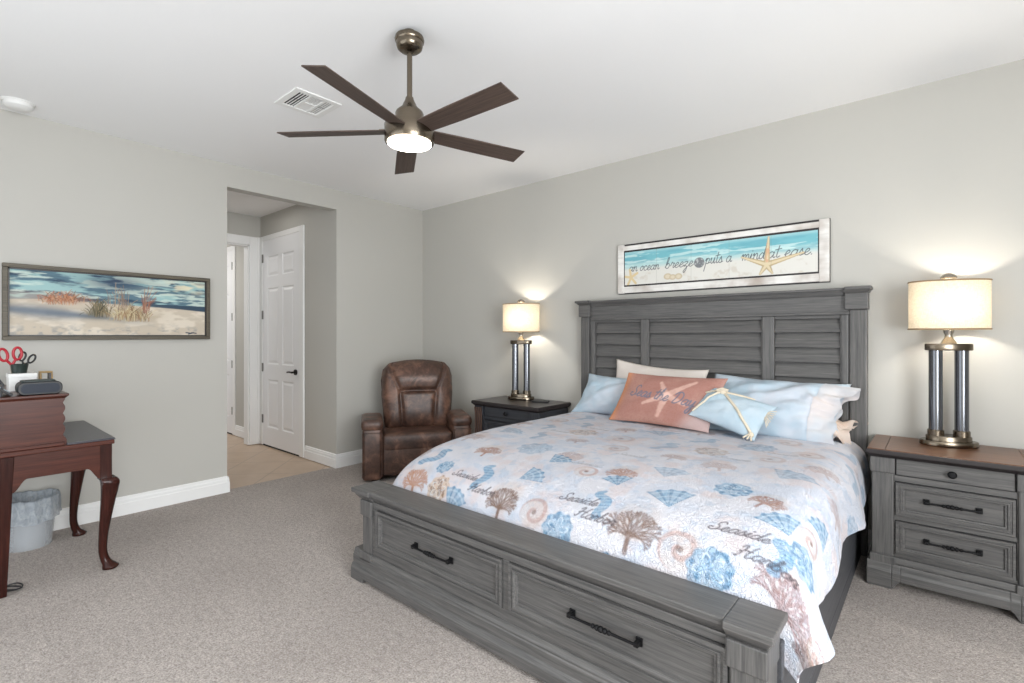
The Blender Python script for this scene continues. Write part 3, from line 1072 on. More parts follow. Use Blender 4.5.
part('footboard_shadow_gap', MB().box(2.26, 4.05, FY + .012, -2.07, .198, .402), M['dark'], bed)
bs = MB()                                             # moulded base with bracket feet
prof = [(-2.03, 0.022), (FY - .028, 0.022), (FY - .028, 0.066), (FY - .023, 0.070), (FY - .021, 0.078), (FY - .014, 0.084), (FY - .014, 0.124), (FY - .010, 0.128), (FY - .012, 0.136), (FY - .004, 0.144), (FY - .002, 0.157), (-2.03, 0.157)]
bs.prism(prof, 'x', 2.200, 4.06)
bs.prism([(y, 0.0 if z < .03 else z) for y, z in prof], 'x', 2.098, 2.205)
bs.prism([(y, 0.0 if z < .03 else z) for y, z in prof], 'x', 4.055, 4.165)
part('footboard_base', bs, M['grey_x'], bed, bevel=.004)


def drawer_front(mb, x0, x1, z0, z1, y, fw=.030, depth=.012):
    """framed drawer front facing -y with stepped mouldings round a sunk panel"""
    steps = [(0, y + .020), (0, y), (.30, y), (.34, y + .005), (.52, y + .005), (.56, y + .0005), (.74, y + .0005), (.86, y + .006), (1.05, y + .007), (1.12, y + depth)]
    vs, fs = [], []
    for k, (e_, yy_) in enumerate(steps):
        q = e_ * fw
        vs += [(x0 + q, yy_, z0 + q), (x1 - q, yy_, z0 + q), (x1 - q, yy_, z1 - q), (x0 + q, yy_, z1 - q)]
        if k:
            n_ = 4 * k
            fs += [(n_ - 4 + i, n_ - 4 + (i + 1) % 4, n_ + (i + 1) % 4, n_ + i) for i in range(4)]
    n_ = 4 * (len(steps) - 1)
    fs += [(n_, n_ + 1, n_ + 2, n_ + 3), (3, 2, 1, 0)]
    return mb.add(vs, fs)


def bar_pull(x0, x1, z, y):
    mb = MB()
    for x in (x0, x1):
        mb.box(x - .012, x + .012, y - .006, y, z - .014, z + .014)
        mb.box(x - .008, x + .008, y - .030, y - .004, z - .008, z + .008)
    mb.tube([(x0, y - .026, z), (x1, y - .026, z)], .0052, 10)
    c_ = (x0 + x1) / 2
    for d_, r_ in ((-.032, .0085), (-.016, .010), (0, .0115), (.016, .010), (.032, .0085)):
        mb.ball((c_ + d_, y - .026, z), r_, 10, 6)
    return mb


for a, b, h0, h1 in ((2.293, 3.166, 2.612, 2.858), (3.205, 4.044, 3.503, 3.764)):
    d = part('drawer', drawer_front(MB(), a, b, .202, .397, FY - .006, .036, .016), M['grey_x'], bed)
    part('drawer_pull', bar_pull(h0, h1, .302, FY + .009), M['iron'], d, bevel=.0015)
for a, b in ((2.165, 2.20), (4.125, 4.162)):
    rl = MB().box(a, b, -2.06, -0.09, .075, .40).box(a, b, -2.06, -0.09, .0, .075)
    part('side_rail', rl, M['rail'], bed, bevel=.004)
mt = MB().prism([(-.11, .36), (-.11, .655), (-1.2, .655), (-1.5, .645), (-1.7, .622), (-1.84, .585), (-1.92, .54), (-1.97, .47), (-1.97, .36)], 'x', 2.26, 4.06)
part('mattress', mt, M['white_fab'], bed, bevel=.02, seg=3)

# ------------------------------------------------------------------ quilt
_side = catmull([(0, 0), (.07, .005), (.13, .028), (.172, .075), (.190, .14), (.199, .21), (.206, .285), (.210, .35)], 8)
_side = np.array(_side)
_sl = np.concatenate([[0], np.cumsum(np.hypot(*np.diff(_side, axis=0).T))])
_foot = np.array(catmull([(-.10, .690), (-.5, .693), (-1.0, .694), (-1.3, .692), (-1.5, .682), (-1.7, .660), (-1.84, .624), (-1.935, .580), (-1.99, .53), (-2.018, .475), (-2.026, .42), (-2.028, .36)], 8))
_fl = np.concatenate([[0], np.cumsum(np.hypot(*np.diff(_foot, axis=0).T))])
QX0, QX1 = 2.335, 4.005                               # where the flat top ends on each side
QL = _fl[-1]


def quilt_map(u, v):
    """cloth (u across, measured along x on the top; v = length from the head) -> place"""
    y0 = np.interp(v, _fl, _foot[:, 0])
    zt = np.interp(v, _fl, _foot[:, 1])
    right = u > QX1
    left = u < QX0
    a = np.where(right, u - QX1, np.where(left, QX0 - u, 0.0))
    dx = np.interp(a, _sl, _side[:, 0])
    h = np.interp(a, _sl, _side[:, 1])
    x = np.where(right, QX1 + dx, np.where(left, QX0 - dx, u))
    z = zt - h
    hs = h / .30
    # loose folds of the right side drop
    head = smoothstep(-.25, -.75, y0)
    fold = .020 * np.sin((y0 + 1.05) * 5.1) + .012 * np.sin((y0 + .4) * 11.0)
    lobe = smoothstep(QL - .42, QL - .17, v)
    dip = np.exp(-((v - QL + .45) / .11) ** 2)
    x = x + right * hs ** 1.3 * (head * (.012 + fold * (1 - lobe)) + lobe * .085 - dip * .024)
    y = y0 - right * hs * lobe * .060 + right * hs * dip * .02
    z = z + right * hs ** 2 * lobe * .085 - right * hs * .02 * np.sin(y0 * 7)
    # quilted softness
    n1 = fbm(u * 5, v * 5, 71, 3) - .5
    z = z + .012 * n1 * (1 - np.clip(hs, 0, 1) * .7) * smoothstep(QL + .0, QL - .35, v)
    x = x + right * hs * .02 * (fbm(v * 6, u * 6, 77, 3) - .5)
    return np.stack([x, y, z], -1)


NU, NV = 600, 500
UQ = np.linspace(QX0 - _sl[-1] * .80, QX1 + _sl[-1] * .86, NU)
VQ = np.linspace(0.0, QL, NV)
U, V = np.meshgrid(UQ, VQ, indexing='ij')
U = np.where(U > QX1, QX1 + (U - QX1) * (1 - .50 * smoothstep(QL - .30, QL, V)), U)   # rounded corner of the hem
P = quilt_map(U, V)
qo = part('quilt', MB().grid(P), M['quilt'], None, smooth='full', origin=(3.17, -1.1, .69))
tag(qo, 'white quilt printed with blue shells and brown coral spread over the bed', 'quilt')
sl = qo.modifiers.new('thickness', 'SOLIDIFY')
sl.thickness = .010
sl.offset = -1
uvl = qo.data.uv_layers.new(name='cloth')
idx = np.empty(len(qo.data.loops), np.int32)
qo.data.loops.foreach_get('vertex_index', idx)
uvs = np.stack([U.ravel(), V.ravel()], -1)[idx].astype(np.float32)
uvl.data.foreach_set('uv', uvs.ravel())
# printed pattern in cloth coordinates (u, v); w grows towards the head
Wc = -V
col = np.zeros(U.shape + (3,))
col[:] = srgb(208, 208, 215)[:3]
col = lay(col, smoothstep(.45, .7, fbm(U * 9, V * 9, 3)) * .55, srgb(188, 197, 212))
col = lay(col, smoothstep(.5, .72, fbm(U * 11 + 5, V * 11, 13)) * .40, srgb(208, 188, 184))
col = lay(col, smoothstep(.56, .70, fbm(U * 26, V * 26, 23)) * .35, srgb(164, 184, 206))
BLUE, BLUE2, BROWN, TAN, ROSE = srgb(112, 156, 186), srgb(66, 114, 150), srgb(112, 86, 72), srgb(188, 160, 132), srgb(168, 128, 116)


def local_uv(cx, cy, size, rot):
    c_, s_ = math.cos(rot), math.sin(rot)
    dx, dy = (U - cx) / size, (Wc + cy) / size
    return dx * c_ + dy * s_, -dx * s_ + dy * c_


def motif(kind, cx, cy, size, rot=0.0, seed=0, tone=None, fade=1.0):
    """cx: across, cy: length from the head"""
    global col
    a, b = local_uv(cx, cy, size, rot)
    box = (np.abs(a) < 1.3) & (np.abs(b) < 1.3)
    i = np.nonzero(box)
    if len(i[0]) == 0:
        return
    A, B = a[i], b[i]
    sub = col[i]
    base = sub.copy()
    r, th = np.hypot(A, B), np.arctan2(B, A)
    if kind == 'coral':
        s_, w_ = coral_segments(seed)
        m = seg_mask(A, B, s_, w_ * .8, .05) * (.72 + .4 * fbm(A * 6, B * 6, seed))
        sub = lay(sub, (1 - smoothstep(.6, 1.0, np.hypot(A, B - .15))) * .22, TAN)
        sub = lay(sub, np.clip(m, 0, 1) * .9, tone or BROWN)
    elif kind == 'scallop':
        rr = np.hypot(A, B + .75)
        an = np.arctan2(A, B + .75)
        R_ = 1.6 + .05 * np.cos(an * 17)
        m = (1 - smoothstep(R_ - .06, R_, rr)) * (1 - smoothstep(.70, .78, np.abs(an)))
        sub = lay(sub, m * (.55 + .35 * fbm(A * 3, B * 3, seed)), tone or BLUE)
        sub = lay(sub, m * smoothstep(.2, .8, np.cos(an * 17)) * .65, BLUE2)
        sub = lay(sub, m * smoothstep(.4, .9, np.cos(rr * 14)) * .30, srgb(210, 226, 236))
    elif kind == 'dollar':
        m = 1 - smoothstep(.86 + .06 * np.sin(th * 9), .98 + .06 * np.sin(th * 9), r)
        sub = lay(sub, m * (.5 + .4 * fbm(A * 4, B * 4, seed)), tone or BLUE)
        sub = lay(sub, m * smoothstep(.48, .62, fbm(A * 5, B * 5, seed + 3)) * .7, BLUE2 if tone is None else BROWN)
        pet = np.abs(np.cos(th * 2.5)) * .65
        sub = lay(sub, m * (1 - smoothstep(.0, .09, np.abs(r - pet))) * .6, srgb(220, 232, 240))
    elif kind == 'spiral':
        ph = r * 9.0 - th
        m = smoothstep(.15, .75, np.cos(ph)) * (1 - smoothstep(.85, 1.0, r))
        sub = lay(sub, (1 - smoothstep(.8, 1.0, r)) * .25, TAN)
        sub = lay(sub, m * .55, tone or ROSE)
        sub = lay(sub, (1 - smoothstep(.1, .2, r)) * .7, BROWN)
    elif kind == 'horse':
        c_ = catmull([(.15, .95), (-.2, .75), (.05, .45), (.3, .1), (.15, -.35), (-.15, -.65), (-.3, -.95), (-.05, -.98), (.0, -.8)], 5)
        s_ = np.array([(*c_[k], *c_[k + 1]) for k in range(len(c_) - 1)])
        w_ = np.interp(np.linspace(0, 1, len(s_)), [0, .15, .4, .7, 1], [.12, .2, .3, .16, .06])
        m = seg_mask(A, B, s_, w_, .06)
        sub = lay(sub, m * (.6 + .3 * fbm(A * 5, B * 5, seed)), tone or BLUE)
        sub = lay(sub, m * smoothstep(.3, .8, np.cos(B * 26)) * .5, BLUE2)
    col[i] = base + (sub - base) * (fade * (.62 + .5 * fbm(A * 5, B * 5, seed + 17)))[..., None]


def words(txt, cx, cy, size, alpha=.8, rot=0.0):
    global col
    s_, w_ = text_segments(txt, 0, 0, size, .45, stretch=1.15)
    s_ = s_ - np.array([w_ / 2, 0, w_ / 2, 0])
    c_, q_ = math.cos(rot), math.sin(rot)
    s2_ = np.stack([cx + s_[:, 0] * c_ - s_[:, 1] * q_, -cy + s_[:, 0] * q_ + s_[:, 1] * c_, cx + s_[:, 2] * c_ - s_[:, 3] * q_, -cy + s_[:, 2] * q_ + s_[:, 3] * c_], -1)
    col = lay(col, seg_mask(U, Wc, s2_, size * .075, .0042) * alpha, srgb(70, 64, 70))


rgq = random.Random(12)
# faint filler prints over the whole cloth, then the prints that read clearly in the photograph
for i in range(9):
    for j in range(7):
        cu, cv_ = 2.16 + .262 * i + (.13 if j % 2 else 0), .12 + .262 * j
        cu += rgq.uniform(-.04, .04)
        cv_ += rgq.uniform(-.04, .04)
        if cv_ > 1.42 and cu > 2.2:
            continue
        kd = ['coral', 'dollar', 'scallop', 'spiral', 'coral', 'horse'][(i * 2 + j * 3 + rgq.randrange(2)) % 6]
        tn = None
        if kd == 'coral':
            tn = srgb(156, 118, 104)
        if kd == 'dollar' and rgq.random() < .3:
            tn = TAN
        motif(kd, cu, cv_, rgq.uniform(.075, .105), rgq.uniform(-.5, .5), 40 + i * 9 + j, tn, .62)
        if (i + j) % 4 == 0:
            words('Seaside', cu + .13, cv_ + .10, .020, .35)
for k_, cu, cv_, sz_, rt_, tn in (
        ('coral', 2.368, 1.905, .105, .1, srgb(172, 122, 92)), ('dollar', 2.560, 1.935, .085, .2, srgb(196, 168, 138)), ('scallop', 2.690, 1.972, .085, -.3, None),
        ('coral', 2.985, 1.890, .105, 0, BROWN), ('spiral', 3.176, 1.915, .085, .5, None), ('dollar', 3.312, 1.955, .085, .2, None),
        ('scallop', 3.022, 1.715, .085, -.7, None), ('scallop', 3.686, 1.645, .098, .3, None), ('horse', 2.777, 1.79, .095, .2, None),
        ('horse', 3.444, 1.785, .085, .4, None), ('horse', 2.354, 1.735, .10, -.3, None), ('coral', 3.621, 1.842, .120, 0, BROWN),
        ('spiral', 3.816, 1.894, .095, 1.5, None), ('dollar', 3.928, 1.935, .092, .8, None), ('coral', 4.180, 1.905, .125, -.5, srgb(138, 112, 112)),
        ('coral', 3.40, 1.50, .085, .2, srgb(160, 122, 108)), ('coral', 2.60, 1.55, .09, .2, srgb(160, 122, 108)), ('dollar', 2.50, 1.80, .06, 0, None),
        ('scallop', 3.424, 1.60, .07, .5, None), ('dollar', 3.872, 1.45, .085, 0, None), ('scallop', 3.033, 1.50, .08, -.4, None), ('spiral', 3.25, 1.58, .07, 0, None),
        ('coral', 3.80, 2.07, .10, 0, BROWN), ('dollar', 3.55, 2.05, .08, 0, None), ('dollar', 3.10, 2.06, .08, 0, None),
        ('scallop', 4.092, 1.638, .085, .6, None), ('dollar', 4.205, 1.735, .085, .2, None), ('horse', 4.120, 1.80, .080, .1, None), ('coral', 4.02, 1.50, .08, -.4, srgb(150, 112, 98)),
        ('spiral', 4.205, 1.60, .07, 0, None), ('scallop', 4.23, 1.46, .08, .9, None), ('coral', 4.28, 2.02, .09, -.8, srgb(120, 104, 104)), ('spiral', 4.30, 1.96, .06, 0, None)):
    motif(k_, cu, cv_, sz_ * (.92 if k_ != 'coral' else 1), rt_, int(cu * 100), tn, 1.1 if k_ == 'coral' else 1.0)
for tx_, cu, cv_, sz_ in (('Seaside', 2.672, 1.842, .021), ('Harbor', 2.835, 1.899, .021), ('Seaside', 3.340, 1.815, .023), ('Harbor', 3.455, 1.880, .023), ('Seaside', 3.975, 1.775, .025), ('Harbor', 4.085, 1.862, .025)):
    words(tx_, cu, cv_, sz_, .85)
set_pattern(qo, col)

# ------------------------------------------------------------------ pillows


def pillow_shape(w, h, t, seed, n=44, pinch=.07, shear=0.0, wr=.010, deform=None, open_right=0.0):
    """soft pillow: X width, Z height, -Y front; returns (grid front, grid back)"""
    g = np.linspace(-1, 1, n)
    g = np.sign(g) * np.abs(g) ** .85
    A, B = np.meshgrid(g, g, indexing='ij')
    out = []
    x = w / 2 * A * (1 - pinch * (1 - B * B))
    z = h / 2 * B * (1 - pinch * 1.3 * (1 - A * A))
    th = (np.clip(1 - np.abs(A) ** 2.2, 0, 1) ** .62) * (np.clip(1 - np.abs(B) ** 2.1, 0, 1) ** .62)
    if open_right:                                    # open pillowcase end: stays wide, flares
        k = smoothstep(.55, 1.0, A)
        th = th * (1 - k) + k * .16 * (np.clip(1 - np.abs(B) ** 3, 0, 1) ** .6)
    for sgn in (-1, 1):
        wrk = fbm(A * 2.2 + 7 * sgn, B * 2.2, seed, 3) - .5
        fold = np.sin((A * 9 + B * 3 + 4 * fbm(A * 1.5, B * 1.5, seed + 5, 2)) * 1.6) * (np.abs(A) ** 2 + np.abs(B) ** 3) * .5
        rad = np.sin(np.arctan2(B, 1.25 - A) * 13 + 5 * fbm(A * 2, B * 2, seed + 8, 2)) * smoothstep(-.1, .9, A) * .5 if open_right else 0
        cr = np.sin((A - B) * 8 + 6 * fbm(A * 1.3, B * 1.3, seed + 11, 2)) * .28
        y = sgn * (t / 2 * th + th ** .5 * wr * (wrk * 2.0 + .35 * fold + rad + cr))
        P_ = np.stack([x + z * shear, y, z], -1)
        if deform is not None:
            P_ = deform(P_, A, B)
        out.append(P_)
    return out, A, B


def pillow_mb(grids):
    mb = MB()
    F, Bk = grids
    mb.grid(F[:, ::1])
    mb.grid(Bk[:, ::-1])
    return mb


def weld(o):
    bm = bmesh.new()
    bm.from_mesh(o.data)
    bmesh.ops.remove_doubles(bm, verts=bm.verts, dist=2e-4)
    bmesh.ops.recalc_face_normals(bm, faces=bm.faces)
    bm.to_mesh(o.data)
    bm.free()
    o.data.polygons.foreach_set('use_smooth', [True] * len(o.data.polygons))


def basis(X, Y):
    """rotation whose local X and Z run along the given world directions"""
    X = Vector(X).normalized()
    Z = Vector(Y)
    Z = (Z - X * Z.dot(X)).normalized()
    Yv = Z.cross(X)
    return Matrix((X, Yv, Z)).transposed()


def pillow(name, label, mat, w, h, t, loc, X, Z, seed, **k):
    grids, A, B = pillow_shape(w, h, t, seed, **k)
    o = part(name, pillow_mb(grids), mat, None, smooth='full', local=True)
    weld(o)
    o.matrix_world = Matrix.Translation(loc) @ basis(X, Z).to_4x4()
    return tag(o, label, 'pillow', None), A, B


#  left sleeping pillow, white sham behind, large right pillow, peach pillow under it
pillow('pillow', 'pale blue pillow at the left end of the headboard', M['blue_fab'], .72, .36, .20, (2.625, -.205, .833), (1, .02, .0), (0, .15, .29), 4, wr=.022, pinch=.12, shear=.22)
pillow('pillow', 'white pillow corner showing behind the coral starfish pillow', M['white_fab'], .74, .50, .14, (2.905, -.175, .855), (1, 0, -.075), (0, .16, .46), 9, shear=-.06, pinch=.09)


def droop(Pp, A, B):
    """the open hem sags over the edge of the bed and flutes"""
    Pp = Pp.copy()
    k = smoothstep(.72, 1.0, A)
    Pp[..., 1] += k * (.20 * smoothstep(.25, -1, B) - .01) + k * .016 * np.sin(B * 10)
    Pp[..., 0] -= k * .05 * (1 - np.abs(B)) - k * .02 * smoothstep(.2, 1, B)
    return Pp


pillow('pillow', 'peach pillow with an open hem under the large blue pillow', M['peach_fab'], .86, .26, .11, (3.745, -.165, .752), (1, .0, .0), (0, .46, .06), 21, open_right=1.0, wr=.034, pinch=.04, deform=droop)
eo, _a, _b = pillow('pillow', 'large pale blue pillow at the right end of the headboard', M['blue_fab'], .80, .44, .21, (3.690, -.240, .852), (1, -.02, -.03), (0, .22, .30), 14, open_right=1.0, pinch=.08, wr=.030, shear=.10)
# pale gathered hem round the open end of the large pillow
eg, _a, _b = pillow_shape(.80, .44, .21, 14, open_right=1.0, pinch=.08, wr=.030, shear=.10)
hm = MB()
strips = []
for sgn, g_ in ((-1, eg[0]), (1, eg[1])):
    st_ = g_[-9:].copy()
    k_ = np.linspace(0, 1, 9)[:, None]
    bb = _b[-9:]
    st_[..., 1] += sgn * (.004 + .012 * k_) + .010 * k_ * np.sin(bb * 16 + 2 * sgn)
    st_[..., 0] += k_ * (.010 + .050 * smoothstep(.35, 1, bb) + .012 * np.sin(bb * 11))
    st_[..., 2] -= k_ * .03 * smoothstep(.3, 1, bb)
    hm.grid(st_)
part('pillow_hem', hm, M['hem_fab'], eo, local=True, smooth='full', recalc=False, label='pale gathered hem')

# coral lumbar pillow with the words
grids, A, B = pillow_shape(.72, .385, .13, 31, n=150, pinch=.05, shear=.14, wr=.007)
co = part('throw_pillow', pillow_mb(grids), M['artfab'], None, smooth='full', local=True)
pc = []
for sgn, q in ((1, grids[0]), (-1, grids[1])):
    a_, b_ = (A, B)
    c_ = np.zeros(a_.shape + (3,))
    c_[:] = srgb(164, 120, 110)[:3]
    c_ = lay(c_, smoothstep(.35, .7, fbm(a_ * 3, b_ * 2, 2)) * .6, srgb(178, 138, 126))
    c_ = lay(c_, smoothstep(.5, .7, vnoise(a_ * 70, b_ * 38, 4)) * .25, srgb(150, 100, 86))
    c_ = lay(c_, np.exp(-((a_ + .97) / .10) ** 2) * .7, srgb(208, 140, 98))
    c_ = lay(c_, smoothstep(.62, 1.0, a_ - .35 * b_) * .6, srgb(190, 176, 176))
    if sgn > 0:
        X_, Z_ = a_ * .36, b_ * .19
        for ang, R_, w_ in ((38, .20, .022), (205, .17, .020), (262, .15, .026), (128, .13, .020), (340, .16, .020)):
            an = math.radians(ang)
            sg2 = np.array([(0.03 + R_ * t0 * math.cos(an), .01 + R_ * t0 * math.sin(an), .03 + R_ * (t0 + .2) * math.cos(an), .01 + R_ * (t0 + .2) * math.sin(an)) for t0 in (0, .2, .4, .6, .8)])
            m = seg_mask(X_, Z_, sg2, w_ * np.array([1, .9, .75, .6, .45]), .008)
            c_ = lay(c_, m * .60 * (.6 + .5 * fbm(a_ * 14, b_ * 8, 8)), srgb(226, 190, 176))
        sg2, wd_ = text_segments('Seas the Day', 0, 0, .042, .3)
        k_ = .50 / wd_
        sg2, wd_ = text_segments('Seas the Day', -.262, -.002, .042, .3, stretch=k_)
        sg2[:, 1] -= .10 * (sg2[:, 0] + .26)
        sg2[:, 3] -= .10 * (sg2[:, 2] + .26)
        c_ = lay(c_, seg_mask(X_, Z_, sg2, .0036, .0036) * .85, srgb(92, 106, 126))
    pc.append(c_ if sgn > 0 else c_[:, ::-1])
set_pattern(co, np.concatenate([q.reshape(-1, 3) for q in pc]))
weld(co)
co.matrix_world = Matrix.Translation((3.085, -.405, .862)) @ basis((1, -.03, -.005), (0, .19, .33)).to_4x4()
tag(co, 'coral lumbar pillow lettered Seas the Day with a pale starfish', 'throw pillow')

# small pillow with rope
grids, A, B = pillow_shape(.435, .275, .14, 41, n=60, pinch=.07, wr=.010)
so = part('throw_pillow', pillow_mb(grids), M['small_fab'], None, smooth='full', local=True)
weld(so)
SMX = Matrix.Translation((3.535, -.462, .838)) @ basis((.38, -.07, -.094), (.115, .15, .144)).to_4x4()
so.matrix_world = SMX
tag(so, 'small pale blue pillow tied with cream rope in front of the big blue one', 'throw pillow')


def surf(a, b, off=.005):
    g = grids[0]
    n_ = g.shape[0]
    i = int(round((np.abs(np.linspace(-1, 1, n_)) ** .85 * np.sign(np.linspace(-1, 1, n_)) - a).__abs__().argmin()))
    j = int(round((np.abs(np.linspace(-1, 1, n_)) ** .85 * np.sign(np.linspace(-1, 1, n_)) - b).__abs__().argmin()))
    p = g[i, j]
    return (p[0], p[1] - off, p[2])


def rope_path(a0, b0, a1, b1, n_=14, bow=0.0):
    out = []
    for k in range(n_ + 1):
        t_ = k / n_
        w_ = bow * math.sin(math.pi * t_)
        out.append(surf(a0 + (a1 - a0) * t_ + w_, b0 + (b1 - b0) * t_))
    return [tuple(p) for p in catmull(out[::2] + ([out[-1]] if n_ % 2 else []), 4)]


K0 = (-.42, .62)
rp = MB()
for a1, b1, bw in ((.90, -.86, .04), (-.98, .38, -.02), (.42, .97, 0), (-.60, .99, 0), (-.93, -.80, -.06)):
    rp.tube(rope_path(K0[0], K0[1], a1, b1, 14, bw), .0085 if b1 < 0 and a1 > 0 else .0065, 8)
part('rope', rp, M['rope'], so, local=True, smooth=True)
kn = MB()
k0 = surf(*K0, .008)
kn.ball(k0, .022, 12, 8)
kn.tube([(k0[0] - .03, k0[1] - .012, k0[2] - .012), (k0[0], k0[1] - .024, k0[2] + .004), (k0[0] + .03, k0[1] - .010, k0[2] + .012)], .010, 8)
part('rope_knot', kn, M['rope'], so, local=True, smooth=True)
kn = MB()
e0 = surf(.88, -.84, .006)
kn.ball(e0, .017, 10, 7)
for q in (-.012, 0, .012):
    kn.tube([e0, (e0[0] + q, e0[1] - .012, e0[2] - .018), (e0[0] + q * 2, e0[1] - .010, e0[2] - .042)], .005, 6)
part('rope_knot', kn, M['rope'], so, local=True, smooth=True)
ts = MB()
c_ = surf(.97, .35, .0)
for k in range(9):
    q = (k - 4) * .006
    ts.tube([(c_[0] - .012, c_[1], c_[2] + q * .5), (c_[0] + .015, c_[1] - .006 * (k % 3), c_[2] + q * 1.6 - .004), (c_[0] + .036, c_[1] + .005 * (k % 2), c_[2] + q * 2.6 - .012)], .0026, 6)
part('rope_fringe', ts, M['rope'], so, local=True, smooth=True)


# ------------------------------------------------------------------ nightstands
def nightstand(loc, label, mx, mz, top, wide=0.0):
    """local: x centred, y from 0 (back) to negative (front)"""
    t = thing('nightstand', label, 'nightstand', loc, 0, 'three-drawer nightstands beside the bed')
    ox, oy, _ = loc

    def pt(name, mb, mat, par=t, **k):
        return part(name, mb, mat, par, local=True, **k)
    D = -.435
    W_ = wide
    b_ = MB().box(-(.305 + W_), (.305 + W_), D + .03, -.02, .09, .69)
    pt('body', b_, mz, bevel=.003)
    tp_ = MB().box(-(.340 + W_), (.340 + W_), D - .045, -.006, .690, .714)
    tp_.taper((-(.322 + W_), (.322 + W_), D - .020, -.012, .672), (-(.336 + W_), (.336 + W_), D - .040, -.008, .690))
    pt('top_edge', tp_, M['edge'], bevel=.004)
    pl = MB().box(-(.335 + W_), -.262 - W_, D - .040, -.010, .713, .7185).box(-(.260 + W_), (.260 + W_), D - .040, -.010, .713, .7185).box((.262 + W_), (.335 + W_), D - .040, -.010, .713, .7185)
    pt('top_board', pl, top, bevel=.001)
    for s_ in (-1, 1):
        a, b = sorted((s_ * (.228 + W_), s_ * (.320 + W_)))
        ps = MB().box(a, b, D - .002, -.03, .15, .60)
        ps.box(a - .006, b + .006, D - .014, -.03, .592, .672)
        ps.box(a - .008, b + .008, D - .020, -.03, .100, .165)
        pt('post', ps, mz, bevel=.005)
    bs = MB()
    pr = [(-.02, .0), (D - .030, .0), (D - .030, .085), (D - .024, .10), (D - .020, .128), (-.02, .128)]
    hi = [(y, .045 if z < .01 else z) for y, z in pr]
    for a, b in ((-(.340 + W_), -(.235 + W_)), ((.235 + W_), (.340 + W_))):
        bs.prism(pr, 'x', a, b)
    bs.prism(hi, 'x', -.20 - W_, .20 + W_)
    for s_ in (-1, 1):                                # ogee of the bracket feet
        ol = [(s_ * (.235 + W_), .0), (s_ * (.226 + W_), .012), (s_ * (.215 + W_), .030), (s_ * (.20 + W_), .045), (s_ * (.19 + W_), .09), (s_ * (.235 + W_), .09)]
        bs.prism(ol, 'y', D - .0295, -.03)
    for s_ in (-1, 1):
        a, b = sorted((s_ * (.199 + W_), s_ * (.2355 + W_)))
        bs.prism([(-.03, .09), (D - .0295, .088), (D - .024, .10), (D - .020, .128), (-.03, .128)], 'x', a, b)
    bs.prism([(y - .0, z) for y, z in [(-.02, .128), (D - .008, .128), (D - .004, .160), (-.02, .165)]], 'x', -(.228 + W_), (.228 + W_))
    pt('plinth', bs, mx, bevel=.004)
    fr = MB()
    for z0_, z1_ in ((.160, .176), (.352, .374), (.552, .582), (.674, .690)):
        fr.box(-(.228 + W_), (.228 + W_), D + .010, -.05, z0_, z1_)
    for s_ in (-1, 1):
        a, b = sorted((s_ * (.223 + W_), s_ * (.232 + W_)))
        fr.box(a, b, D + .010, -.05, .160, .69)
    pt('drawer_frame', fr, mx, bevel=.002)
    pt('shadow_gap', MB().box(-(.224 + W_), (.224 + W_), D + .016, -.05, .165, .68), M['dark'])
    d1 = MB().box(-(.218 + W_), (.218 + W_), D + .004, D + .03, .586, .671)
    o = pt('drawer', d1, mx, bevel=.003)
    kb = MB().lathe([(.006, 0), (.007, .014), (.016, .018), (.018, .026), (.012, .032), (.001, .033)], (0, 0, 0), 20)
    kb.v = [(p[0], D + .006 - p[2], p[1] + .628) for p in kb.v]
    pt('drawer_knob', kb, M['iron'], o, smooth=True)
    for z0_, z1_ in ((.379, .548), (.180, .348)):
        o = pt('drawer', drawer_front(MB(), -(.219 + W_), (.219 + W_), z0_, z1_, D - .004, .034, .016), mx)
        pt('drawer_pull', bar_pull(-.097, .097, (z0_ + z1_) / 2 + .006, D + .011), M['iron'], o, bevel=.0015)
    return t


nsR = nightstand((4.562, -.010, 0), 'grey three-drawer nightstand with brown top right of the bed', M['grey_x'], M['grey_z'], M['brown_top'])
nsL = nightstand((1.668, -.010, 0), 'shade-darkened nightstand partly hidden behind the bed beside the recliner', M['shaded_x'], M['shaded_z'], M['shaded_top'], .045)
rd = MB()
for k in range(4):                                    # reeding on the near corner of the dark nightstand
    rd.tube([(-.354 + .024 * k, -.451, .20), (-.354 + .024 * k, -.453, .595), (-.354 + .024 * k, -.462, .66)], .0072, 10)
part('reeded_corner', rd, wood('reed_wood', srgb(60, 44, 38), srgb(110, 84, 72), 'z', .4), nsL, local=True, smooth=True, label='brown upright reeding')


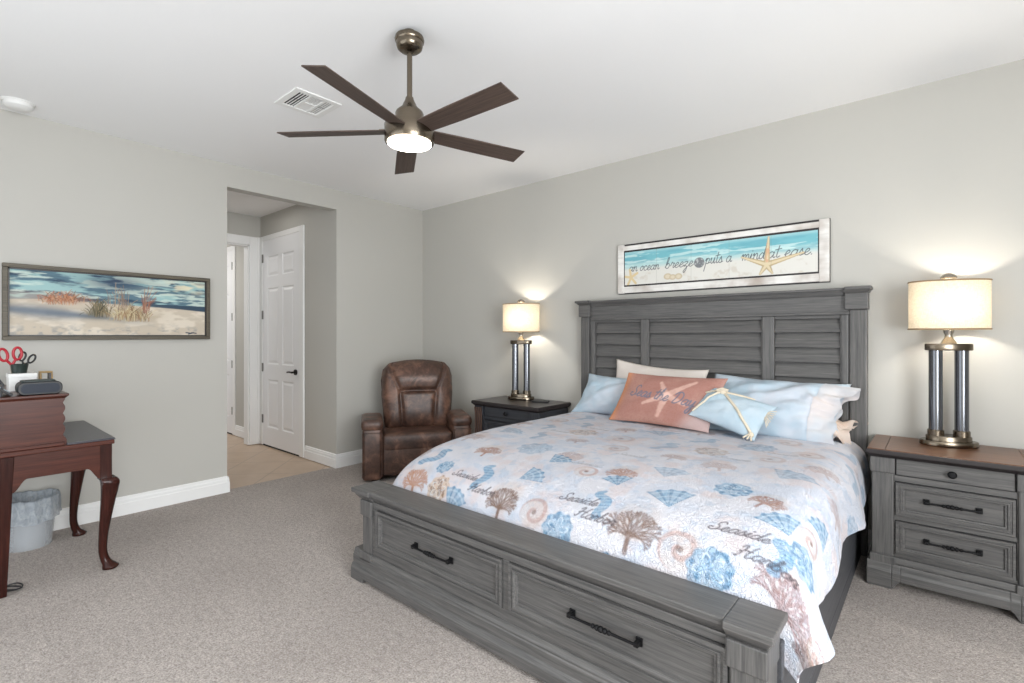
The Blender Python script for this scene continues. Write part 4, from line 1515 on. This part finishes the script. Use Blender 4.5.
# ------------------------------------------------------------------ table lamps
def table_lamp(loc, label, power):
    t = thing('table_lamp', label, 'lamp', loc, math.radians(20), 'lit two-column table lamps')

    def pt(name, mb, mat, **k):
        return part(name, mb, mat, t, local=True, **k)
    b_ = MB()
    b_.lathe([(.96, .0), (1.0, .004), (1.0, .024), (.97, .028)], (0, 0, 0), 48, .126, .078)
    b_.lathe([(1.0, .026), (1.0, .050), (.96, .054)], (0, 0, 0), 48, .099, .058)
    pt('base', b_, M['bronze'], smooth=True)
    for s_ in (-1, 1):
        cl_ = MB().lathe([(.030, .052), (.030, .512)], (s_ * .056, 0, 0), 28)
        pt('column', cl_, M['column'], smooth=True)
        cu = MB().lathe([(.036, .050), (.036, .080), (.032, .084)], (s_ * .056, 0, 0), 28)
        pt('column_collar', cu, M['bronze'], smooth=True)
    tp_ = MB().lathe([(.97, .508), (1.0, .512), (1.0, .540), (.97, .544)], (0, 0, 0), 48, .104, .050)
    pt('top_plate', tp_, M['bronze'], smooth=True)
    nk = MB().lathe([(.036, .544), (.030, .556), (.018, .575), (.016, .590), (.022, .604), (.024, .616), (.010, .622), (.010, .66)], (0, 0, 0), 28)
    pt('neck', nk, M['nickel'], smooth=True)
    sh = MB()
    zs = np.linspace(.622, .876, 5)
    ol = [(math.copysign(abs(math.cos(a)) ** .9, math.cos(a)) * .172, math.copysign(abs(math.sin(a)) ** .9, math.sin(a)) * .106) for a in np.linspace(0, 2 * math.pi, 73)[:-1]]
    sh.loft([[(x, y, z) for x, y in ol] for z in zs], cap=False)
    pt('lamp_shade', sh, M['shade'], smooth=True, label='glowing oval linen shade')
    for z in (.622, .876):
        tr = MB().tube([(x * 1.003, y * 1.003, z) for x, y in ol], .0042, 6, closed=True)
        pt('shade_trim', tr, M['trim_tape'], smooth=True)
    fn = MB()
    fn.tube([(0, 0, .65), (0, 0, .886)], .004, 8)
    fn.lathe([(.008, .880), (.018, .886), (.034, .892), (.036, .897), (.026, .912), (.012, .920), (.001, .922)], (0, 0, 0), 24)
    for a in (0, math.pi):
        fn.tube([(0, 0, .872), (.168 * math.cos(a), 0, .872)], .003, 6)
    pt('finial', fn, M['nickel'], smooth=True)
    l = bpy.data.lights.new('lamp_bulb', 'POINT')
    l.energy = power
    l.color = (1.0, .93, .81)
    l.shadow_soft_size = .028
    o = bpy.data.objects.new('lamp_bulb', l)
    COL.objects.link(o)
    o.parent = t
    o.location = (0, 0, .745)
    return t


table_lamp((4.552, -.150, .7185), 'lit two-column lamp on the brown-topped nightstand right of the bed', 11)
table_lamp((1.592, -.150, .7185), 'lit two-column lamp on the dark nightstand near the corner', 13)
ph = MB().prism(rrect(-.075, .075, -.037, .037, .010), 'z', 0, .011)
po = part('remote_control', ph, M['black'], None, local=True, bevel=.003)
po.location = (1.845, -.185, .7187)
po.rotation_euler = (0, 0, math.radians(25))
tag(po, 'flat black remote lying on the dark nightstand beside the lamp', 'remote')

# ------------------------------------------------------------------ recliner
RZ = math.atan2(.84, .545)                            # local x runs along the chair's width
rec = thing('recliner', 'brown leather recliner armchair in the corner behind the bed', 'armchair', (.625, -.610, 0), math.radians(57))


def rp_(name, mb, par=rec, mat=None, **k):
    return part(name, mb, mat or M['leather'], par, local=True, **k)


def pad(w, d, h, r=.05, n=5):
    """rounded cushion block centred in x,y with base at 0"""
    loops = []
    for z, ins in ((0, r * .5), (r * .3, r * .12), (r * .8, 0), (h - r * .9, 0), (h - r * .35, r * .18), (h - r * .08, r * .5), (h, r * 1.0)):
        loops.append([(x, y, z) for x, y in rrect(-w / 2 + ins, w / 2 - ins, -d / 2 + ins, d / 2 - ins, max(.01, r - ins * .5), n)])
    return MB().loft(loops)


def moved(mb, x, y, z):
    mb.v = [(p[0] + x, p[1] + y, p[2] + z) for p in mb.v]
    return mb


# local: front at y = -.36, back at y = +.30, width .98
rp_('base', MB().box(-.42, .42, -.30, .28, .03, .30), bevel=.02, seg=3)
for s_ in (-1, 1):
    am = moved(pad(.170, .64, .470, .030), s_ * .402, -.04, .02)
    a_ = rp_('arm', am, smooth=True)
    cp_ = moved(pad(.192, .47, .100, .042), s_ * .402, -.140, .460)
    rp_('arm_pad', cp_, a_, smooth=True)
    rp_('arm_piping', MB().tube([(s_ * .402 + x, -.362, z) for x, z in ((-.082, .05), (-.082, .44), (.082, .44), (.082, .05))], .006, 6), a_, smooth=True)
rp_('footrest_panel', moved(pad(.625, .06, .31, .026), 0, -.335, .06), smooth=True)
seat = moved(pad(.630, .60, .150, .035), 0, -.070, .272)
rp_('seat_cushion', seat, smooth=True)


def back_cushion():
    nA, nB = 70, 80
    a = np.linspace(-1, 1, nA)
    b = np.linspace(0, 1, nB)
    A_, B_ = np.meshgrid(a, b, indexing='ij')
    hw = np.interp(B_, [0, .15, .55, .80, .92, 1.0], [.300, .325, .348, .345, .325, .275])
    hgt = .665
    crown = .035 * (1 - A_ ** 2)
    X_ = A_ * hw
    Z_ = B_ * hgt + crown * B_
    edge = np.minimum(1 - np.abs(A_), np.minimum(B_ * 1.3, (1 - B_) * 1.3))
    puff = .11 * (1 - np.exp(-edge / .10))
    # seams: head roll, two long seams, cross seam
    sx = np.where(B_ > .56, np.interp(B_, [.56, 1.0], [.50, .86]), np.interp(B_, [0, .56], [.46, .50]))
    d1_ = np.abs(np.abs(A_) - sx) * hw
    d2_ = np.where(np.abs(A_) < sx, np.abs(B_ - .56) * hgt, 1)
    g1 = .026 * np.exp(-(d1_ / .016) ** 2)
    g2 = .040 * np.exp(-(d2_ / .018) ** 2)
    head = .030 * np.exp(-((B_ - .74) / .14) ** 2) * smoothstep(.75, .5, np.abs(A_))
    lum = .012 * np.exp(-((B_ - .28) / .2) ** 2) * smoothstep(.5, .3, np.abs(A_))
    puff = puff - np.maximum(g1, g2) + head + lum + .006 * (fbm(A_ * 4, B_ * 4, 9) - .5)
    F_ = np.stack([X_, -puff, Z_], -1)
    G_ = np.stack([X_, np.full_like(X_, .075) * smoothstep(0, .08, edge), Z_], -1)
    return F_, G_


F_, G_ = back_cushion()
bk = rp_('backrest', MB().grid(F_).grid(G_[:, ::-1]), smooth='full')
weld(bk)
bk.location = (.035, .030, .372)
bk.rotation_euler = (math.radians(-7), 0, 0)
for s_ in (-1, 1):
    bp = MB()
    bp.tube([(s_ * .29, .03, .05), (s_ * .333, .03, .30), (s_ * .345, .03, .50), (s_ * .325, .03, .61)], .007, 6)
    part('back_piping', bp, M['leather'], bk, local=True, smooth=True)
for s_ in (-1, 1):
    rp_('foot', MB().box(s_ * .38 - .03, s_ * .38 + .03, -.30, .26, 0, .035), mat=M['black'])

# ------------------------------------------------------------------ desk
desk = thing('writing_desk', 'mahogany secretary desk with cabriole legs and a gallery of cubbyholes', 'desk', (.55, -3.27, 0))
DX0, DX1, DYF, DYB = .13, 1.000, -3.012, -3.50
part('desk_top', MB().box(DX0 - .02, DX1 + .012, DYB, DYF - .004, .702, .726), M['mahog'], desk, bevel=.004)
part('writing_surface', MB().box(DX0, DX1 - .004, -3.215, DYF + .000, .7265, .7335).box(DX0 - .02, DX1 + .012, -3.215, DYF + .002, .7262, .7285), M['desk_top'], desk, bevel=.002, label='dark blue-grey writing surface')
ap = MB()                                             # aprons with arched lower edges


def apron(mb, axis, t0, t1, a, b):
    n_ = 10
    low = []
    for k in range(n_ + 1):
        s_ = k / n_
        low.append((a + (b - a) * (s_ * .16), .515 + .062 * (1 - math.cos(math.pi * s_)) / 2))
    for k in range(n_ + 1):
        s_ = 1 - k / n_
        low.append((b - (b - a) * (s_ * .16), .515 + .062 * (1 - math.cos(math.pi * s_)) / 2))
    mb.prism(low + [(b, .70), (a, .70)], axis, t0, t1)


for x in (DX1 - .030, .205):
    ap = MB()
    apron(ap, 'x', x, x + .020, -3.420, -3.075)
    part('side_apron', ap, M['mahog'], desk, bevel=.002)
ap = MB()
apron(ap, 'y', -3.045, -3.027, .255, DX1 - .06)
part('front_apron', ap, M['mahog'], desk, bevel=.002)


def cabriole(px, py, dx, dy, name='leg'):
    """square-topped S-curved leg whose knee bows out along (dx, dy)"""
    prof = [(0.0, .030, .034), (.012, .034, .038), (.026, .026, .031), (.05, .006, .023), (.10, -.008, .020), (.18, -.006, .0215), (.28, .006, .027), (.38, .020, .034), (.45, .030, .041), (.49, .030, .043), (.512, .014, .037), (.522, .0, .030), (.70, .0, .029)]
    loops = []
    for z, off, r in catmull(prof, 4):
        k = min(1.0, max(0.0, (z - .45) / .08))
        lp = []
        for q in range(16):
            a = 2 * math.pi * q / 16
            c_, s_ = math.cos(a), math.sin(a)
            m_ = max(abs(c_), abs(s_))
            rr = r * ((1 - k) + k / m_)
            lp.append((px + dx * off + rr * c_, py + dy * off + rr * s_, z))
        loops.append(lp)
    lg = MB().loft(loops)
    part(name, lg, M['mahog_z'], desk, smooth=True, angle=50)


cabriole(DX1 - .042, -3.052, .35, .75)
cabriole(.235, -3.075, -.2, .75)
for x in (DX1 - .038, .22):                           # straight tapered rear legs
    part('leg', MB().taper((x - .014, x + .014, -3.466, -3.438, 0), (x - .032, x + .032, -3.486, -3.412, .70)), M['mahog_z'], desk, bevel=.003)
                                                      # gallery: scalloped side panels, back, shelves
sc_ = []
zz = np.linspace(.728, .980, 60)
for z in zz:
    ph_ = (z - .728) / .252
    sc_.append((-3.232 + .010 * abs(math.sin(ph_ * math.pi * 4.5)) + (.012 * max(0, 1 - ph_ * 5)), z))
for x in (DX1 - .016, DX0):
    part('gallery_side', MB().prism([(-3.50, .728)] + sc_ + [(-3.50, .980)], 'x', x, x + .016), M['mahog'], desk)
g2 = MB()
for x in (.34, .55, .76):
    g2.box(x, x + .010, -3.49, -3.255, .735, .975)
g2.box(DX0 + .016, DX1 - .016, -3.49, -3.255, .85, .860)
part('cubbyholes', g2, M['mahog'], desk)
part('gallery_back', MB().box(DX0 + .016, DX1 - .016, -3.50, -3.488, .728, .98), M['mahog'], desk)
cp = MB().box(DX0 - .014, DX1 + .014, -3.51, -3.208, .988, 1.000)
cp.taper((DX0 - .002, DX1 + .002, -3.50, -3.222, .976), (DX0 - .012, DX1 + .012, -3.508, -3.211, .988))
part('gallery_cap', cp, M['mahog'], desk, bevel=.002)
part('gallery_moulding', MB().box(DX0, DX1 + .006, -3.50, -3.226, .7265, .746), M['mahog'], desk, bevel=.003)

# ------------------------------------------------------------------ things on the desk
bk_ = MB().prism([(y, z) for y, z in rrect(-.085, .085, 0, .066, .026)], 'x', -.13, .0)
cs = thing('black_case', 'black rounded case on the near end of the desk gallery', 'case', (.985, -3.315, 1.0005))
part('case_body', bk_, M['black'], cs, local=True, bevel=.004)
part('end_panel', MB().prism(rrect(-.074, .074, .009, .057, .021), 'x', 0, .003), plain('slate_rubber', srgb(38, 44, 55), .7), cs, local=True, bevel=.001, label='slate grey end panel')
part('case_lid', MB().prism(rrect(-.12, -.012, -.070, .060, .02), 'z', .066, .073), plain('dark_green_plastic', srgb(48, 58, 56), .5), cs, local=True, bevel=.002)
wb = thing('white_box', 'white cardboard box behind the black case on the desk', 'box', (.62, -3.355, 1.0005))
part('box_body', MB().box(-.07, .07, -.055, .055, 0, .092), M['white'], wb, local=True, bevel=.003)
part('box_lid', MB().box(-.072, .072, -.057, .057, .074, .096), M['white'], wb, local=True, bevel=.002)
tp = MB()
for k in range(2):
    pass
tr_ = thing('tape_roll', 'roll of tan tape standing beside the white box on the desk', 'tape', (.50, -3.242, 1.0005))
part('tape_ring', MB().box(-.03, .03, -.03, .028, .0, .010).box(-.03, .03, -.03, .028, .085, .095).box(-.03, .03, -.03, -.020, .01, .085).box(-.03, .03, .018, .028, .01, .085), plain('tan_tape', srgb(168, 140, 96), .5), tr_, local=True, bevel=.004)
part('tape_core', MB().box(-.032, .032, .010, .020, .01, .085), M['edge'], tr_, local=True)
cupo = thing('pen_cup', 'dark green pen cup standing on the white box', 'cup', (.62, -3.365, 1.0975))
part('cup_body', MB().lathe([(.032, 0), (.038, .045), (.040, .05), (.036, .05), (.032, .006)], (0, 0, 0), 24, cap=True), plain('dark_green', srgb(34, 46, 42), .4), cupo, local=True, smooth=True)


def scissors(name, label, loc, col_mat, s=1.0, lean=(0, 0)):
    t = thing(name, label, 'scissors', loc)
    for sx_ in (-1, 1):
        ring = [(0, sx_ * .026 * s + .022 * s * math.cos(a), .105 * s + .042 * s * math.sin(a)) for a in np.linspace(0, 2 * math.pi, 25)[:-1]]
        rot_ = Matrix.Rotation(sx_ * -.10, 4, 'X')
        ring = [tuple(rot_ @ Vector(p)) for p in ring]
        h_ = part('handle', MB().tube(ring, .0085 * s, 8, closed=True).tube([tuple(rot_ @ Vector((0, sx_ * .020 * s, .070 * s))), (0, -sx_ * .004 * s, .020 * s)], .008 * s, 8), col_mat, t, local=True, smooth=True)
        part('scissor_blade', MB().box(-.002, .002, -sx_ * .004 - .005, -sx_ * .004 + .005, -.045, .03), M['nickel'], t, local=True)
    t.rotation_euler = (lean[0], lean[1], .2)
    return t


REDM = plain('red_plastic', srgb(168, 28, 44), .35)
scissors('scissors', 'red-handled scissors standing in the dark green cup', (.630, -3.392, 1.122), REDM, .80, (.10, 0))
scissors('scissors', 'black-handled scissors standing in the dark green cup', (.615, -3.352, 1.126), M['black'], .58, (-.36, 0))
tbx = thing('tablet', 'black-edged tablet propped at the left end of the desk gallery', 'tablet', (.90, -3.482, 1.0005))
tb = MB().box(-.10, .10, -.006, .006, 0, .17)
o = part('tablet_body', tb, M['black'], tbx, local=True, bevel=.004)
o.rotation_euler = (math.radians(52), 0, 0)
o.location = (0, .062, .006)
o2 = part('tablet_screen', MB().box(-.09, .09, .0058, .0066, .012, .158), plain('pale_screen', srgb(186, 208, 222), .25), o, local=True)
part('tablet_stand', MB().tube([(.09, .0, .115), (.09, .03, .06), (.09, .02, .004), (-.09, .02, .004), (-.09, .03, .06), (-.09, .0, .115)], .005, 8), M['black'], tbx, local=True, smooth=True)

# ------------------------------------------------------------------ waste bin and cable
BC = (.215, -3.285)
bn = thing('wastebasket', 'clear wastebasket with a crinkled plastic liner under the desk', 'wastebasket', (BC[0], BC[1], 0))
part('bin_body', MB().lathe([(.098, .004), (.104, .0), (.128, .275), (.131, .278), (.125, .275), (.101, .008)], (0, 0, 0), 36, cap=False).lathe([(.001, .006), (.102, .004)], (0, 0, 0), 36, cap=False), M['binp'], bn, local=True, smooth=True)
nA, nB = 72, 26
th_ = np.linspace(0, 2 * math.pi, nA)
hh_ = np.linspace(0, 1, nB)
T_, H_ = np.meshgrid(th_, hh_, indexing='ij')
prof_r = np.interp(H_, [0, .05, .62, .72, .76, .80, 1.0], [.02, .092, .122, .128, .134, .142, .146])
prof_z = np.interp(H_, [0, .05, .62, .72, .76, .80, 1.0], [.010, .014, .262, .305, .312, .300, .170])
ct, st_ = np.cos(T_), np.sin(T_)
nz_ = fbm(ct * 2.2 + 3, st_ * 2.2 + H_ * 5, 61, 4) - .5
rr_ = prof_r * (1 + .16 * nz_) + .004 * np.sin(T_ * 13) * H_
zz_ = prof_z + H_ ** 2 * .05 * (fbm(ct * 2 + 9, st_ * 2, 66, 3) - .5)
part('bin_liner', MB().grid(np.stack([rr_ * ct, rr_ * st_, zz_], -1)), M['liner'], bn, local=True, smooth='full', recalc=False, label='crinkled translucent liner')
cb = MB()
pth = [(.86, -3.52, .006), (.90, -3.46, .006), (.93, -3.40, .008), (.90, -3.375, .010), (.85, -3.39, .012), (.84, -3.43, .008), (.90, -3.44, .014), (.945, -3.41, .016), (.93, -3.38, .012), (.87, -3.40, .006), (.80, -3.47, .006)]
cbl = part('power_cable', cb.tube(catmull(pth, 8), .0035, 8), M['black'], None, smooth=True, origin=(.88, -3.42, 0))
tag(cbl, 'thin black cable coiled on the carpet under the desk', 'cable')
